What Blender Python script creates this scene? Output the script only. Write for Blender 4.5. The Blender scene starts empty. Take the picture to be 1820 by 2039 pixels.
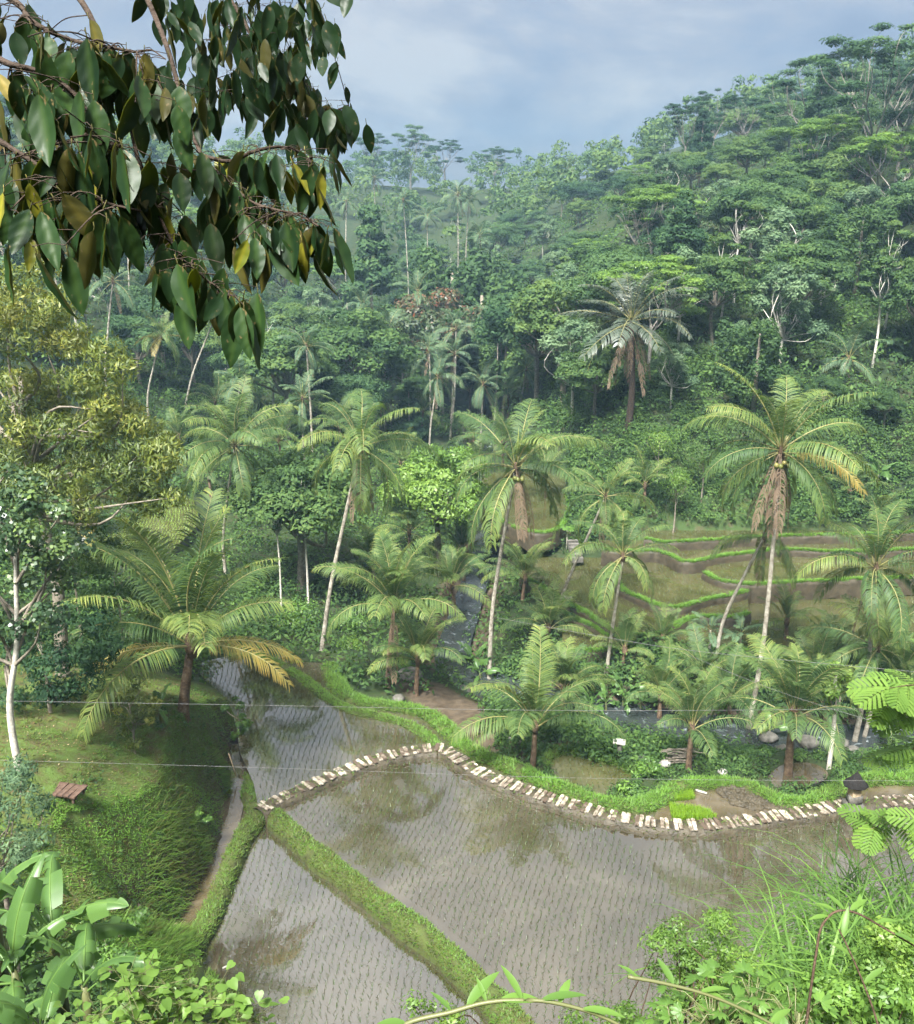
import bpy, bmesh, math, random
import numpy as np
from mathutils import Vector, Matrix, Quaternion
RNG = np.random.default_rng(7); random.seed(7)
R = math.radians
S = bpy.context.scene
C = S.collection

# ------------------------------------------------------------------ camera, sky, sun, exposure
CAM = np.array([0.0, 0.0, 25.0]); PITCH = R(16.5); FPX = 1826.0
cd = bpy.data.cameras.new('camera'); cam = bpy.data.objects.new('camera', cd); C.objects.link(cam)
cam.location = CAM; cam.rotation_euler = (R(90) - PITCH, 0, 0)
cd.sensor_fit = 'HORIZONTAL'; cd.sensor_width = 36; cd.lens = 36 * FPX / 1820
cd.clip_start = 0.1; cd.clip_end = 4000
S.camera = cam
S.render.engine = 'CYCLES'
S.view_settings.view_transform = 'Standard'; S.view_settings.look = 'None'
S.view_settings.exposure = 2.28; S.view_settings.gamma = 1
try:
    S.cycles.use_denoising = True; S.cycles.use_adaptive_sampling = True; S.cycles.adaptive_threshold = .04; S.cycles.use_light_tree = False
    S.cycles.max_bounces = 4; S.cycles.diffuse_bounces = 2; S.cycles.glossy_bounces = 2
    S.cycles.transmission_bounces = 4; S.cycles.volume_bounces = 0; S.cycles.transparent_max_bounces = 6
    S.cycles.caustics_reflective = False; S.cycles.caustics_refractive = False
    S.cycles.volume_step_rate = 4
except Exception: pass

SUN_EL, SUN_AZ = R(56), R(-158)          # azimuth from +Y (view direction) towards +X
w = bpy.data.worlds.new('World'); S.world = w; w.use_nodes = True
nt = w.node_tree; nt.nodes.clear()
def N(nt, t, **k):
    n = nt.nodes.new(t)
    for a, b in k.items():
        if a.startswith('i_'): n.inputs[a[2:].replace('_', ' ')].default_value = b
        else: setattr(n, a, b)
    return n
def LK(nt, a, ao, b, bi): nt.links.new(a.outputs[ao], b.inputs[bi])
def ramp(nt, stops, interp='LINEAR'):
    n = nt.nodes.new('ShaderNodeValToRGB'); cr = n.color_ramp; cr.interpolation = interp
    while len(cr.elements) < len(stops): cr.elements.new(0.5)
    for e, (p, c) in zip(cr.elements, stops):
        e.position = p; e.color = (*c, 1) if len(c) == 3 else c
    return n
sky = N(nt, 'ShaderNodeTexSky', sky_type='NISHITA', sun_disc=False, sun_elevation=SUN_EL, sun_rotation=SUN_AZ, air_density=1.0, dust_density=2.0)
tc = N(nt, 'ShaderNodeTexCoord'); sep = N(nt, 'ShaderNodeSeparateXYZ'); LK(nt, tc, 'Generated', sep, 0)
# overcast cloud sheet: brighter towards the zenith as every overcast sky, broken into soft grey and blue-grey banks
mp = N(nt, 'ShaderNodeMapping'); mp.inputs['Scale'].default_value = (1, 1, 2.3); mp.inputs['Location'].default_value = (.35, 0, .2); LK(nt, tc, 'Generated', mp, 0)
n1 = N(nt, 'ShaderNodeTexNoise'); n1.inputs['Scale'].default_value = 4.2; n1.inputs['Detail'].default_value = 7; n1.inputs['Roughness'].default_value = .6
n1.inputs['Distortion'].default_value = .35
LK(nt, mp, 0, n1, 'Vector')
rc = ramp(nt, [(.34, (.50, .65, .98)), (.45, (.64, .79, 1.10)), (.54, (.88, .97, 1.18)), (.64, (1.3, 1.34, 1.42))])
LK(nt, n1, 'Fac', rc, 0)
gr = N(nt, 'ShaderNodeMapRange'); gr.inputs['From Min'].default_value = 0.0; gr.inputs['From Max'].default_value = 1.0
gr.inputs['To Min'].default_value = .72; gr.inputs['To Max'].default_value = 3.2; LK(nt, sep, 'Z', gr, 'Value')
nf = N(nt, 'ShaderNodeMapRange'); nf.inputs['From Min'].default_value = .12; nf.inputs['From Max'].default_value = .7; nf.inputs['To Max'].default_value = .85; LK(nt, sep, 'Z', nf, 'Value')
nm = N(nt, 'ShaderNodeMix', data_type='RGBA'); LK(nt, nf, 0, nm, 0); LK(nt, rc, 0, nm, 6); nm.inputs[7].default_value = (1.1, 1.02, .88, 1)      # thinner, whiter cloud overhead
mul = N(nt, 'ShaderNodeVectorMath', operation='SCALE'); LK(nt, nm, 2, mul, 0); LK(nt, gr, 0, mul, 'Scale')
mx = N(nt, 'ShaderNodeMix', data_type='RGBA'); mx.inputs[0].default_value = .92
LK(nt, sky, 0, mx, 6); LK(nt, mul, 0, mx, 7)
bg = N(nt, 'ShaderNodeBackground'); bg.inputs['Strength'].default_value = .076; LK(nt, mx, 2, bg, 0)
wo = N(nt, 'ShaderNodeOutputWorld'); LK(nt, bg, 0, wo, 0)
try: w.cycles.sampling_method = 'AUTOMATIC'
except Exception: pass
sl = bpy.data.lights.new('sun', 'SUN'); sl.energy = 3.5; sl.angle = R(15); sl.color = (1.0, .97, .92)
so = bpy.data.objects.new('sun', sl); C.objects.link(so); so.location = (0, 0, 90)
sd = Vector((math.sin(SUN_AZ) * math.cos(SUN_EL), math.cos(SUN_AZ) * math.cos(SUN_EL), math.sin(SUN_EL)))
so.rotation_euler = sd.to_track_quat('Z', 'Y').to_euler()

# ------------------------------------------------------------------ helpers
CP, SP = math.cos(PITCH), math.sin(PITCH)
def ray(u, v):
    dx, dy = (u - 910) / FPX, (v - 1019.5) / FPX
    return np.array([dx, CP - dy * SP, -SP - dy * CP])
def P(u, v, z):                       # the point of the place at height z seen at (u, v)
    d = ray(u, v); t = (z - CAM[2]) / d[2]; return CAM + d * t
def PY(u, v, Y):                      # the point at distance Y ahead
    d = ray(u, v); return CAM + d * (Y / d[1])
def PT(u, v, t): return CAM + ray(u, v) * t
def catmull(pts, n=6, closed=False):
    pts = [np.asarray(p, float) for p in pts]; m = len(pts); out = []
    rng = range(m) if closed else range(m - 1)
    for i in rng:
        p0 = pts[(i - 1) % m] if closed or i > 0 else 2 * pts[0] - pts[1]
        p1 = pts[i]; p2 = pts[(i + 1) % m]
        p3 = pts[(i + 2) % m] if closed or i + 2 < m else 2 * pts[-1] - pts[-2]
        for k in range(n):
            t = k / n
            out.append(.5 * ((2 * p1) + (-p0 + p2) * t + (2 * p0 - 5 * p1 + 4 * p2 - p3) * t * t + (-p0 + 3 * p1 - 3 * p2 + p3) * t ** 3))
    if not closed: out.append(pts[-1])
    return np.array(out)
def resample(pts, step):
    pts = np.asarray(pts, float); d = np.r_[0, np.cumsum(np.linalg.norm(np.diff(pts, axis=0), axis=1))]
    n = max(2, int(d[-1] / step) + 1); s = np.linspace(0, d[-1], n)
    return np.stack([np.interp(s, d, pts[:, k]) for k in range(pts.shape[1])], 1)
def inpoly(x, y, poly):
    inside = np.zeros(x.shape, bool); n = len(poly); j = n - 1
    for i in range(n):
        xi, yi = poly[i][0], poly[i][1]; xj, yj = poly[j][0], poly[j][1]
        if yi != yj:
            inside ^= ((yi > y) != (yj > y)) & (x < (xj - xi) * (y - yi) / (yj - yi) + xi)
        j = i
    return inside
def polydist(x, y, line):
    line = np.asarray(line)[:, :2]; best = np.full(x.shape, 1e9)
    for a, b in zip(line[:-1], line[1:]):
        ab = b - a; L = ab @ ab + 1e-9
        t = np.clip(((x - a[0]) * ab[0] + (y - a[1]) * ab[1]) / L, 0, 1)
        best = np.minimum(best, np.hypot(x - a[0] - t * ab[0], y - a[1] - t * ab[1]))
    return best
def sstep(a, b, x):
    t = np.clip((x - a) / (b - a), 0, 1); return t * t * (3 - 2 * t)
def vnoise(x, y, f, seed=0):          # smooth value noise
    x = np.asarray(x) * f + seed * 17.3; y = np.asarray(y) * f + seed * 5.7
    xi, yi = np.floor(x).astype(int), np.floor(y).astype(int); fx, fy = x - xi, y - yi
    h = lambda a, b: ((np.sin(a * 127.1 + b * 311.7 + seed * 74.7) * 43758.5453) % 1.0)
    fx = fx * fx * (3 - 2 * fx); fy = fy * fy * (3 - 2 * fy)
    return (h(xi, yi) * (1 - fx) + h(xi + 1, yi) * fx) * (1 - fy) + (h(xi, yi + 1) * (1 - fx) + h(xi + 1, yi + 1) * fx) * fy
def mesh(name, V, F, mats=(), tint=None, mi=None, smooth=True, col=None):
    """F: list of index arrays with 3 or 4 columns"""
    V = np.asarray(V, np.float32).reshape(-1, 3)
    if isinstance(F, np.ndarray): F = [F]
    F = [np.asarray(f, np.int32) for f in F if len(f)]
    me = bpy.data.meshes.new(name)
    me.vertices.add(len(V)); me.vertices.foreach_set('co', V.ravel())
    nl = sum(f.size for f in F); npoly = sum(len(f) for f in F)
    me.loops.add(nl); me.loops.foreach_set('vertex_index', np.concatenate([f.ravel() for f in F]))
    me.polygons.add(npoly)
    tot = np.concatenate([np.full(len(f), f.shape[1], np.int32) for f in F])
    st = np.r_[0, np.cumsum(tot)[:-1]].astype(np.int32)
    me.polygons.foreach_set('loop_start', st)
    try: me.polygons.foreach_set('loop_total', tot)
    except Exception: pass
    if mi is not None: me.polygons.foreach_set('material_index', np.asarray(mi, np.int32))
    me.polygons.foreach_set('use_smooth', np.full(npoly, smooth))
    for m in mats: me.materials.append(m)
    if tint is not None:
        a = me.attributes.new('tint', 'FLOAT', 'POINT'); a.data.foreach_set('value', np.asarray(tint, np.float32))
    if col is not None:
        a = me.attributes.new('zone', 'FLOAT_COLOR', 'POINT'); a.data.foreach_set('color', np.asarray(col, np.float32).ravel())
    me.update(calc_edges=True)
    return me
def link(name, data, parent=None, loc=None, rot=None, scale=None):
    o = bpy.data.objects.new(name, data); C.objects.link(o)
    if parent is not None: o.parent = parent
    if loc is not None: o.location = loc
    if rot is not None: o.rotation_euler = rot
    if scale is not None: o.scale = (scale,) * 3 if np.isscalar(scale) else scale
    return o
def tag(o, label=None, cat=None, group=None, kind=None):
    if label: o['label'] = label
    if cat: o['category'] = cat
    if group: o['group'] = group
    if kind: o['kind'] = kind
    return o
def empty(name, loc, rz=0, scale=1.0):
    o = link(name, None, loc=loc, rot=(0, 0, rz), scale=scale); o.empty_display_size = .3; return o
class MB:                             # collects vertices and faces
    def __init__(s): s.v = []; s.f3 = []; s.f4 = []; s.t = []; s.n = 0
    def add(s, V, F, t=.5):
        V = np.asarray(V, float).reshape(-1, 3); F = np.asarray(F, int)
        s.v.append(V); (s.f4 if F.shape[1] == 4 else s.f3).append(F + s.n)
        s.t.append(np.broadcast_to(np.asarray(t, float), (len(V),))); s.n += len(V)
    def add2(s, V, F4, F3, t=.5):
        V = np.asarray(V, float).reshape(-1, 3); s.v.append(V)
        if len(F4): s.f4.append(np.asarray(F4, int) + s.n)
        if len(F3): s.f3.append(np.asarray(F3, int) + s.n)
        s.t.append(np.broadcast_to(np.asarray(t, float), (len(V),))); s.n += len(V)
    def tube(s, pts, r, k=7, t=.5, cap=True):
        pts = np.asarray(pts, float); n = len(pts); r = np.broadcast_to(np.asarray(r, float), (n,))
        T = np.gradient(pts, axis=0); T /= np.linalg.norm(T, axis=1)[:, None] + 1e-9
        up = np.array([0, 0, 1.]) if abs(T[0, 2]) < .9 else np.array([1., 0, 0])
        A = np.cross(T, up); A /= np.linalg.norm(A, axis=1)[:, None] + 1e-9; B = np.cross(T, A)
        a = np.linspace(0, 2 * math.pi, k, endpoint=False)
        V = pts[:, None] + r[:, None, None] * (np.cos(a)[None, :, None] * A[:, None] + np.sin(a)[None, :, None] * B[:, None])
        i, j = np.meshgrid(np.arange(n - 1), np.arange(k), indexing='ij')
        F = np.stack([i * k + j, i * k + (j + 1) % k, (i + 1) * k + (j + 1) % k, (i + 1) * k + j], -1).reshape(-1, 4)
        V = V.reshape(-1, 3); f3 = np.zeros((0, 3), int)
        if cap:
            V = np.vstack([V, pts[0], pts[-1]]); m = n * k
            f3 = np.array([(m, (j + 1) % k, j) for j in range(k)] + [(m + 1, (n - 1) * k + j, (n - 1) * k + (j + 1) % k) for j in range(k)])
        s.add2(V, F, f3, t)
    def box(s, c, d, M=None, t=.5, jit=0):
        x, y, z = np.array(d) / 2
        V = np.array([(a * x, b * y, e * z) for a in (-1, 1) for b in (-1, 1) for e in (-1, 1)], float)
        if jit: V += RNG.normal(0, jit, V.shape)
        if M is not None: V = V @ np.array(M).T
        F = [(0, 1, 3, 2), (4, 6, 7, 5), (0, 4, 5, 1), (2, 3, 7, 6), (0, 2, 6, 4), (1, 5, 7, 3)]
        s.add(V + np.array(c), F, t)
    def data(s, name, mats, smooth=True):
        return mesh(name, np.vstack(s.v), [np.vstack(f) for f in (s.f4, s.f3) if f], mats, tint=np.concatenate(s.t), smooth=smooth)
    def build(s, name, mat, parent=None, smooth=True, **k):
        return link(name, s.data(name, [mat] if not isinstance(mat, (list, tuple)) else mat, smooth), parent, **k)
def blades(base, length, width, lean, az, bend=.35, seg=2, curl=None):
    """grass blades: base (n,3), all arrays -> V, F4, F3"""
    n = len(base); d = np.stack([np.cos(az), np.sin(az), np.zeros(n)], 1); sd_ = np.stack([-np.sin(az), np.cos(az), np.zeros(n)], 1)
    up = np.array([0, 0, 1.])
    rows = []
    for k in range(seg + 1):
        s_ = k / seg; ang = lean + bend * s_ * 1.6
        p = base + d * (np.sin(ang) * length * s_)[:, None] + up * (np.cos(ang) * length * s_)[:, None]
        wd = width * (1 - s_ ** 1.6)
        if k < seg: rows += [p - sd_ * wd[:, None] / 2, p + sd_ * wd[:, None] / 2]
        else: rows += [p]
    m = 2 * seg + 1; V = np.stack(rows, 1).reshape(-1, 3); o = np.arange(n)[:, None] * m
    F4 = np.concatenate([o + np.array([[2 * k, 2 * k + 1, 2 * k + 3, 2 * k + 2]]) for k in range(seg - 1)]) if seg > 1 else np.zeros((0, 4), int)
    F3 = o + np.array([[2 * seg - 2, 2 * seg - 1, 2 * seg]])
    return V, F4, F3, m

# ------------------------------------------------------------------ materials
def newmat(name):
    m = bpy.data.materials.new(name); m.use_nodes = True; nt = m.node_tree; nt.nodes.clear()
    o = nt.nodes.new('ShaderNodeOutputMaterial'); return m, nt, o
def leafmat(name, cols, trans=.35, rough=.45, spec=.4, rnd=.35, tcol=None, mottle=0.0):
    """cols: three base colours, dull to fresh; chosen per leaf (tint) and per plant"""
    m, nt, o = newmat(name)
    at = N(nt, 'ShaderNodeAttribute', attribute_name='tint'); oi = N(nt, 'ShaderNodeObjectInfo')
    a = N(nt, 'ShaderNodeMath', operation='MULTIPLY_ADD'); LK(nt, oi, 'Random', a, 0); a.inputs[1].default_value = rnd
    LK(nt, at, 'Fac', a, 2)
    b = N(nt, 'ShaderNodeMath', operation='SUBTRACT'); LK(nt, a, 0, b, 0); b.inputs[1].default_value = rnd / 2
    src = b
    if mottle:
        ge = N(nt, 'ShaderNodeNewGeometry'); nz = N(nt, 'ShaderNodeTexNoise'); nz.inputs['Scale'].default_value = mottle; LK(nt, ge, 'Position', nz, 'Vector')
        c_ = N(nt, 'ShaderNodeMath', operation='MULTIPLY_ADD'); LK(nt, nz, 'Fac', c_, 0); c_.inputs[1].default_value = .7; c_.inputs[2].default_value = -.35
        d_ = N(nt, 'ShaderNodeMath', operation='ADD'); LK(nt, b, 0, d_, 0); LK(nt, c_, 0, d_, 1); src = d_
    k = len(cols); rp = ramp(nt, [(.05 + .9 * i / (k - 1), c) for i, c in enumerate(cols)]); LK(nt, src, 0, rp, 0)
    p = N(nt, 'ShaderNodeBsdfPrincipled'); LK(nt, rp, 0, p, 'Base Color'); p.inputs['Roughness'].default_value = rough
    p.inputs['Specular IOR Level'].default_value = spec
    t = N(nt, 'ShaderNodeBsdfTranslucent')
    hs = N(nt, 'ShaderNodeHueSaturation'); hs.inputs['Hue'].default_value = .487; hs.inputs['Saturation'].default_value = 1.12; hs.inputs['Value'].default_value = 1.5
    LK(nt, rp, 0, hs, 'Color'); LK(nt, hs, 0, t, 0)
    x = N(nt, 'ShaderNodeMixShader'); x.inputs[0].default_value = trans; LK(nt, p, 0, x, 1); LK(nt, t, 0, x, 2); LK(nt, x, 0, o, 0)
    return m
def roughmat(name, c1, c2, scale=4, rough=.9, bump=.3, c3=None, spec=.2, detail=6, bscale=None, coords='Object', dist=.05):
    m, nt, o = newmat(name); tc = N(nt, 'ShaderNodeTexCoord'); ge = N(nt, 'ShaderNodeNewGeometry')
    v = (tc, 'Object') if coords == 'Object' else (ge, 'Position')
    n1 = N(nt, 'ShaderNodeTexNoise'); n1.inputs['Scale'].default_value = scale; n1.inputs['Detail'].default_value = detail; n1.inputs['Roughness'].default_value = .65
    LK(nt, v[0], v[1], n1, 'Vector')
    stops = [(.32, c1), (.62, c2)] if c3 is None else [(.3, c1), (.5, c2), (.66, c3)]
    rp = ramp(nt, stops); LK(nt, n1, 'Fac', rp, 0)
    p = N(nt, 'ShaderNodeBsdfPrincipled'); LK(nt, rp, 0, p, 'Base Color'); p.inputs['Roughness'].default_value = rough; p.inputs['Specular IOR Level'].default_value = spec
    n2 = N(nt, 'ShaderNodeTexNoise'); n2.inputs['Scale'].default_value = bscale or scale * 5; n2.inputs['Detail'].default_value = 4; LK(nt, v[0], v[1], n2, 'Vector')
    bp = N(nt, 'ShaderNodeBump'); bp.inputs['Strength'].default_value = bump; bp.inputs['Distance'].default_value = dist; LK(nt, n2, 'Fac', bp, 'Height'); LK(nt, bp, 0, p, 'Normal')
    LK(nt, p, 0, o, 0); return m
def watermat(name, mud1, mud2, mud3=None, ior=1.55, rough=.03, scale=.35, ripple=.006, shallow=.0):
    m, nt, o = newmat(name); ge = N(nt, 'ShaderNodeNewGeometry')
    n1 = N(nt, 'ShaderNodeTexNoise'); n1.inputs['Scale'].default_value = scale; n1.inputs['Detail'].default_value = 7; n1.inputs['Roughness'].default_value = .62; n1.inputs['Distortion'].default_value = .8
    LK(nt, ge, 'Position', n1, 'Vector')
    rp = ramp(nt, [(.34, mud1), (.54, mud2), (.68, mud3 or mud2)]); LK(nt, n1, 'Fac', rp, 0)
    p = N(nt, 'ShaderNodeBsdfPrincipled'); LK(nt, rp, 0, p, 'Base Color'); p.inputs['IOR'].default_value = ior
    # where the mud nearly breaks the surface the film of water is duller
    n3 = N(nt, 'ShaderNodeTexNoise'); n3.inputs['Scale'].default_value = scale * 2.2; n3.inputs['Detail'].default_value = 5; LK(nt, ge, 'Position', n3, 'Vector')
    r3 = ramp(nt, [(.57, (rough,) * 3), (.68, (rough + .3,) * 3)]); LK(nt, n3, 'Fac', r3, 0); LK(nt, r3, 0, p, 'Roughness')
    n2 = N(nt, 'ShaderNodeTexNoise'); n2.inputs['Scale'].default_value = 3.5; n2.inputs['Detail'].default_value = 3; LK(nt, ge, 'Position', n2, 'Vector')
    bp = N(nt, 'ShaderNodeBump'); bp.inputs['Strength'].default_value = .25; bp.inputs['Distance'].default_value = ripple; LK(nt, n2, 'Fac', bp, 'Height'); LK(nt, bp, 0, p, 'Normal')
    LK(nt, p, 0, o, 0); return m
M = {}
M['earth'] = roughmat('earth', (.045, .032, .02), (.10, .072, .045), 1.5, coords='p', bump=.6)
M['wet_earth'] = roughmat('wet_earth', (.026, .021, .012), (.066, .054, .032), 2.5, rough=.55, coords='p', bump=.8, spec=.4)
M['slab'] = roughmat('slab', (.07, .045, .028), (.30, .265, .21), 4.0, c3=(.52, .48, .41), bump=.4, rough=.8, coords='p')
M['bark'] = roughmat('bark', (.10, .085, .065), (.27, .24, .19), 6, bump=.7)
M['pale_bark'] = roughmat('pale_bark', (.30, .28, .24), (.62, .59, .52), 5, bump=.5)
M['grey_bark'] = roughmat('grey_bark', (.12, .11, .095), (.27, .25, .22), 6, bump=.5)
M['dark_bark'] = roughmat('dark_bark', (.025, .018, .013), (.075, .055, .042), 8, bump=.6)
M['twig'] = roughmat('twig', (.05, .032, .022), (.11, .075, .05), 10, bump=.4)
M['stone'] = roughmat('stone', (.05, .048, .04), (.12, .115, .10), 2, bump=.9, c3=(.19, .18, .16))
M['white_stone'] = roughmat('white_stone', (.2, .19, .165), (.42, .40, .37), 3, bump=.5)
M['wood'] = roughmat('wood', (.05, .03, .022), (.13, .085, .062), 6, bump=.5, rough=.7)
M['pale_wood'] = roughmat('pale_wood', (.3, .22, .13), (.55, .44, .3), 6, bump=.4)
M['thatch'] = roughmat('thatch', (.012, .011, .010), (.035, .032, .03), 20, bump=1.0)
M['cable'] = roughmat('cable', (.10, .10, .10), (.2, .2, .2), 3, bump=0)
M['palm_trunk'] = None
def trunkmat(name, c1, c2, c3, rings=9.0):
    m, nt, o = newmat(name); tc = N(nt, 'ShaderNodeTexCoord')
    wv = N(nt, 'ShaderNodeTexWave', wave_type='BANDS', bands_direction='Z'); wv.inputs['Scale'].default_value = rings / 2; wv.inputs['Distortion'].default_value = 2.2; wv.inputs['Detail'].default_value = 2
    LK(nt, tc, 'Object', wv, 'Vector')
    n1 = N(nt, 'ShaderNodeTexNoise'); n1.inputs['Scale'].default_value = 3.2; n1.inputs['Detail'].default_value = 7; n1.inputs['Roughness'].default_value = .7; LK(nt, tc, 'Object', n1, 'Vector')
    rp = ramp(nt, [(.33, c1), (.5, c2), (.64, c3)]); LK(nt, n1, 'Fac', rp, 0)
    r2 = ramp(nt, [(.0, (.55, .5, .45)), (.25, (1, 1, 1))]); LK(nt, wv, 'Fac', r2, 0)
    mm = N(nt, 'ShaderNodeMix', data_type='RGBA', blend_type='MULTIPLY'); mm.inputs[0].default_value = .7; LK(nt, rp, 0, mm, 6); LK(nt, r2, 0, mm, 7)
    p = N(nt, 'ShaderNodeBsdfPrincipled'); LK(nt, mm, 2, p, 'Base Color'); p.inputs['Roughness'].default_value = .85; p.inputs['Specular IOR Level'].default_value = .2
    bp = N(nt, 'ShaderNodeBump'); bp.inputs['Strength'].default_value = .7; bp.inputs['Distance'].default_value = .03; LK(nt, wv, 'Fac', bp, 'Height'); LK(nt, bp, 0, p, 'Normal')
    LK(nt, p, 0, o, 0); return m
M['palm_trunk'] = trunkmat('palm_trunk', (.13, .115, .09), (.32, .295, .24), (.48, .455, .39))
M['brown_trunk'] = trunkmat('brown_trunk', (.05, .035, .025), (.14, .095, .06), (.24, .18, .12))

def slabmat():                        # each slab weathered to its own degree, soil trodden onto it
    m = M['slab']; nt = m.node_tree; p = [n for n in nt.nodes if n.type == 'BSDF_PRINCIPLED'][0]; rp = [n for n in nt.nodes if n.type == 'VALTORGB'][0]
    oi = N(nt, 'ShaderNodeObjectInfo'); ge = N(nt, 'ShaderNodeNewGeometry'); nz = N(nt, 'ShaderNodeTexNoise'); nz.inputs['Scale'].default_value = 3.2; nz.inputs['Detail'].default_value = 5; LK(nt, ge, 'Position', nz, 'Vector')
    ad = N(nt, 'ShaderNodeMath', operation='MULTIPLY_ADD'); LK(nt, oi, 'Random', ad, 0); ad.inputs[1].default_value = .55; LK(nt, nz, 'Fac', ad, 2); r2 = ramp(nt, [(.76, (0, 0, 0)), (1.0, (1, 1, 1))]); LK(nt, ad, 0, r2, 0)
    q = N(nt, 'ShaderNodeMix', data_type='RGBA'); LK(nt, r2, 0, q, 0); LK(nt, rp, 0, q, 6); q.inputs[7].default_value = (.085, .062, .045, 1); LK(nt, q, 2, p, 'Base Color')
slabmat()
# ------------------------------------------------------------------ the lie of the land
CTRL = [
 (0,-8,27),(0,-2,24.2),(0,0,23.2),(0,2.5,20.6),(0,5,17.9),(0,10,12.4),(0,15,7.2),(0,20,2.6),(0,23.5,-.6),
 (-8,-3,25),(-6,2,21.5),(-6,7,16.5),(-6,12,11.8),(-7,17,6.8),(-8,22,2.2),(-9,25,.2),(-16,2,23),(-16,10,17),(-16,16,12),(-15,21,8),(-24,10,20),(-26,20,13),(-30,0,28),(-35,25,14),
 (6,-1,23.6),(6,3,20.0),(6,6,17.2),(6.5,10,13.2),(7,15,8),(7.5,20,3),(8,24,-.6),(14,0,25),(14,6,18.5),(14,12,12.5),(14,20,4),(15,25,-.6),(25,5,20),(24,15,10),(24,25,.5),(38,10,18),(40,28,4),(40,-5,30),(60,20,14),
 (-13.6,27.6,6.2),(-12.3,36.5,4.6),(-15,28,7.2),(-18,35,6.2),(-25,31,8.5),(-26,42,7),(-16,42,3.8),(-14.5,47,1.2),(-20,50,1.5),(-13,32,5.0),(-18,24,8.2),(-12.5,24.5,4.2),(-34,38,11),
 (-6,30,-.8),(5,30,-.8),(15,32,-.8),(25,32,-.6),(-6,40,-.8),(0,46,-1.0),(-8,50,-.6),(-12,52,-.3),(3,42,-.9),(10,40,-1.0),(20,40,-1.1),(30,40,-.8),(45,40,1),
 (8,44.5,-1.6),(16,43.5,-1.6),(26,43,-1.4),(2,49,-1.6),(-4,54,-1.2),
 (60,45,-3.2),(40,46.5,-3.3),(30,47.3,-3.5),(20,48.3,-3.6),(12,50,-3.6),(5,53,-3.6),(0,57.5,-3.5),(.5,66,-3.3),(2.5,80,-3.1),(3.5,95,-2.9),(3.5,112,-2.5),(4,140,-1.5),(6,170,1),
 (10,55,-1.6),(18,54,-1.6),(28,53,-1.5),(40,53,-.8),(7,62,-1.4),(7,72,-1.2),(9,85,1.0),(9,100,3),
 (20,60,-1.4),(30,60,-1.2),(12,68,-.9),(20,68,-.5),(30,66,-.3),(40,66,.2),(14,75.5,1.8),(20,75,1.6),(28,75,1.6),(36,75,1.8),(48,72,3.5),
 (15,81,7.2),(21,80.5,6.8),(28,81,7.0),(38,80.5,7.0),(50,76,9),(70,70,12),
 (16,92,12),(26,92,14),(38,92,15.5),(52,92,17),(75,90,22),(100,85,28),
 (14,115,13),(26,112,20),(40,112,22),(57,112,24),(57,130,31),(40,130,26.5),(24,135,25),(75,120,33),(95,130,42),
 (16,150,16),(30,155,29),(44,155,33),(58,158,37),(80,160,44),(18,190,22),(40,190,35),(65,195,44),(110,180,56),
 (20,230,27),(36,260,37),(60,260,48),(100,260,60),(15,290,32),(50,330,45),(52,400,47),(90,400,62),(10,400,44),(50,520,40),(120,520,50),(-60,520,38),
 (-8,72,-1.2),(-8,85,-.6),(-10,105,.2),(-12,130,2),(-17,150,4.5),(-10,190,6),(-14,220,13),(-10,270,24),(-20,330,42),(-20,400,44),
 (-16,62,-.2),(-22,72,.8),(-28,80,1.6),(-27,105,4),(-34,60,5),(-46,60,10),(-40,90,8),(-58,90,18),(-48,130,14),(-40,160,15),(-62,180,27),(-82,130,30),(-36,220,21),(-60,260,36),(-90,250,46),(-60,330,45),(-110,330,52),(-100,400,50),(-75,60,22),(-110,100,38),(-130,200,52),(-60,30,20),(-60,0,32),
 (60,-20,36),(-40,-20,34),(0,-25,36),(130,60,30),(150,130,55),(160,300,70),(-180,300,60),(200,500,60),(-200,500,55)]
_c = np.array(CTRL, float); _s = 5.0
def _k(dx, dy): return np.sqrt(dx * dx + dy * dy + _s * _s)
_A = _k(_c[:, None, 0] - _c[None, :, 0], _c[:, None, 1] - _c[None, :, 1]); _m = len(_c)
_B = np.block([[_A + np.eye(_m) * -.02, np.ones((_m, 1))], [np.ones((1, _m)), np.zeros((1, 1))]])
_w = np.linalg.solve(_B, np.r_[_c[:, 2], 0])
def zbase(x, y):
    x = np.asarray(x, float); y = np.asarray(y, float); sh = x.shape; x = x.ravel(); y = y.ravel(); out = np.empty(len(x))
    for i in range(0, len(x), 20000):
        out[i:i + 20000] = _k(x[i:i + 20000, None] - _c[None, :, 0], y[i:i + 20000, None] - _c[None, :, 1]) @ _w[:-1] + _w[-1]
    return out.reshape(sh)
# ---- lines and fields of the place
def L3(pts, z, n=5, step=None):
    zz = z if hasattr(z, '__len__') else [z] * len(pts)
    l = catmull([P(u, v, q) for (u, v), q in zip(pts, zz)], n)
    return l if step is None else resample(l, step)
ZA, ZB, ZC, ZD, ZE, ZF = 0.0, -.45, .16, -.12, -.95, -.1
dike = [(545, 1612), (600, 1663), (660, 1710), (740, 1772), (850, 1852), (930, 1922), (1000, 1992), (1070, 2072), (1130, 2140)]
path = [(515, 1611), (560, 1587), (620, 1560), (680, 1535), (740, 1512), (800, 1497), (860, 1489), (882, 1490), (905, 1505), (960, 1538), (1020, 1562), (1090, 1586), (1160, 1606), (1230, 1625), (1300, 1637), (1380, 1642), (1450, 1637), (1520, 1628), (1600, 1616), (1680, 1602), (1750, 1596), (1830, 1590), (1950, 1580)]
bankCD = [(455, 1306), (500, 1302), (540, 1312), (600, 1345), (650, 1385), (700, 1410), (760, 1424), (810, 1438), (850, 1462), (872, 1484)]
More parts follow.
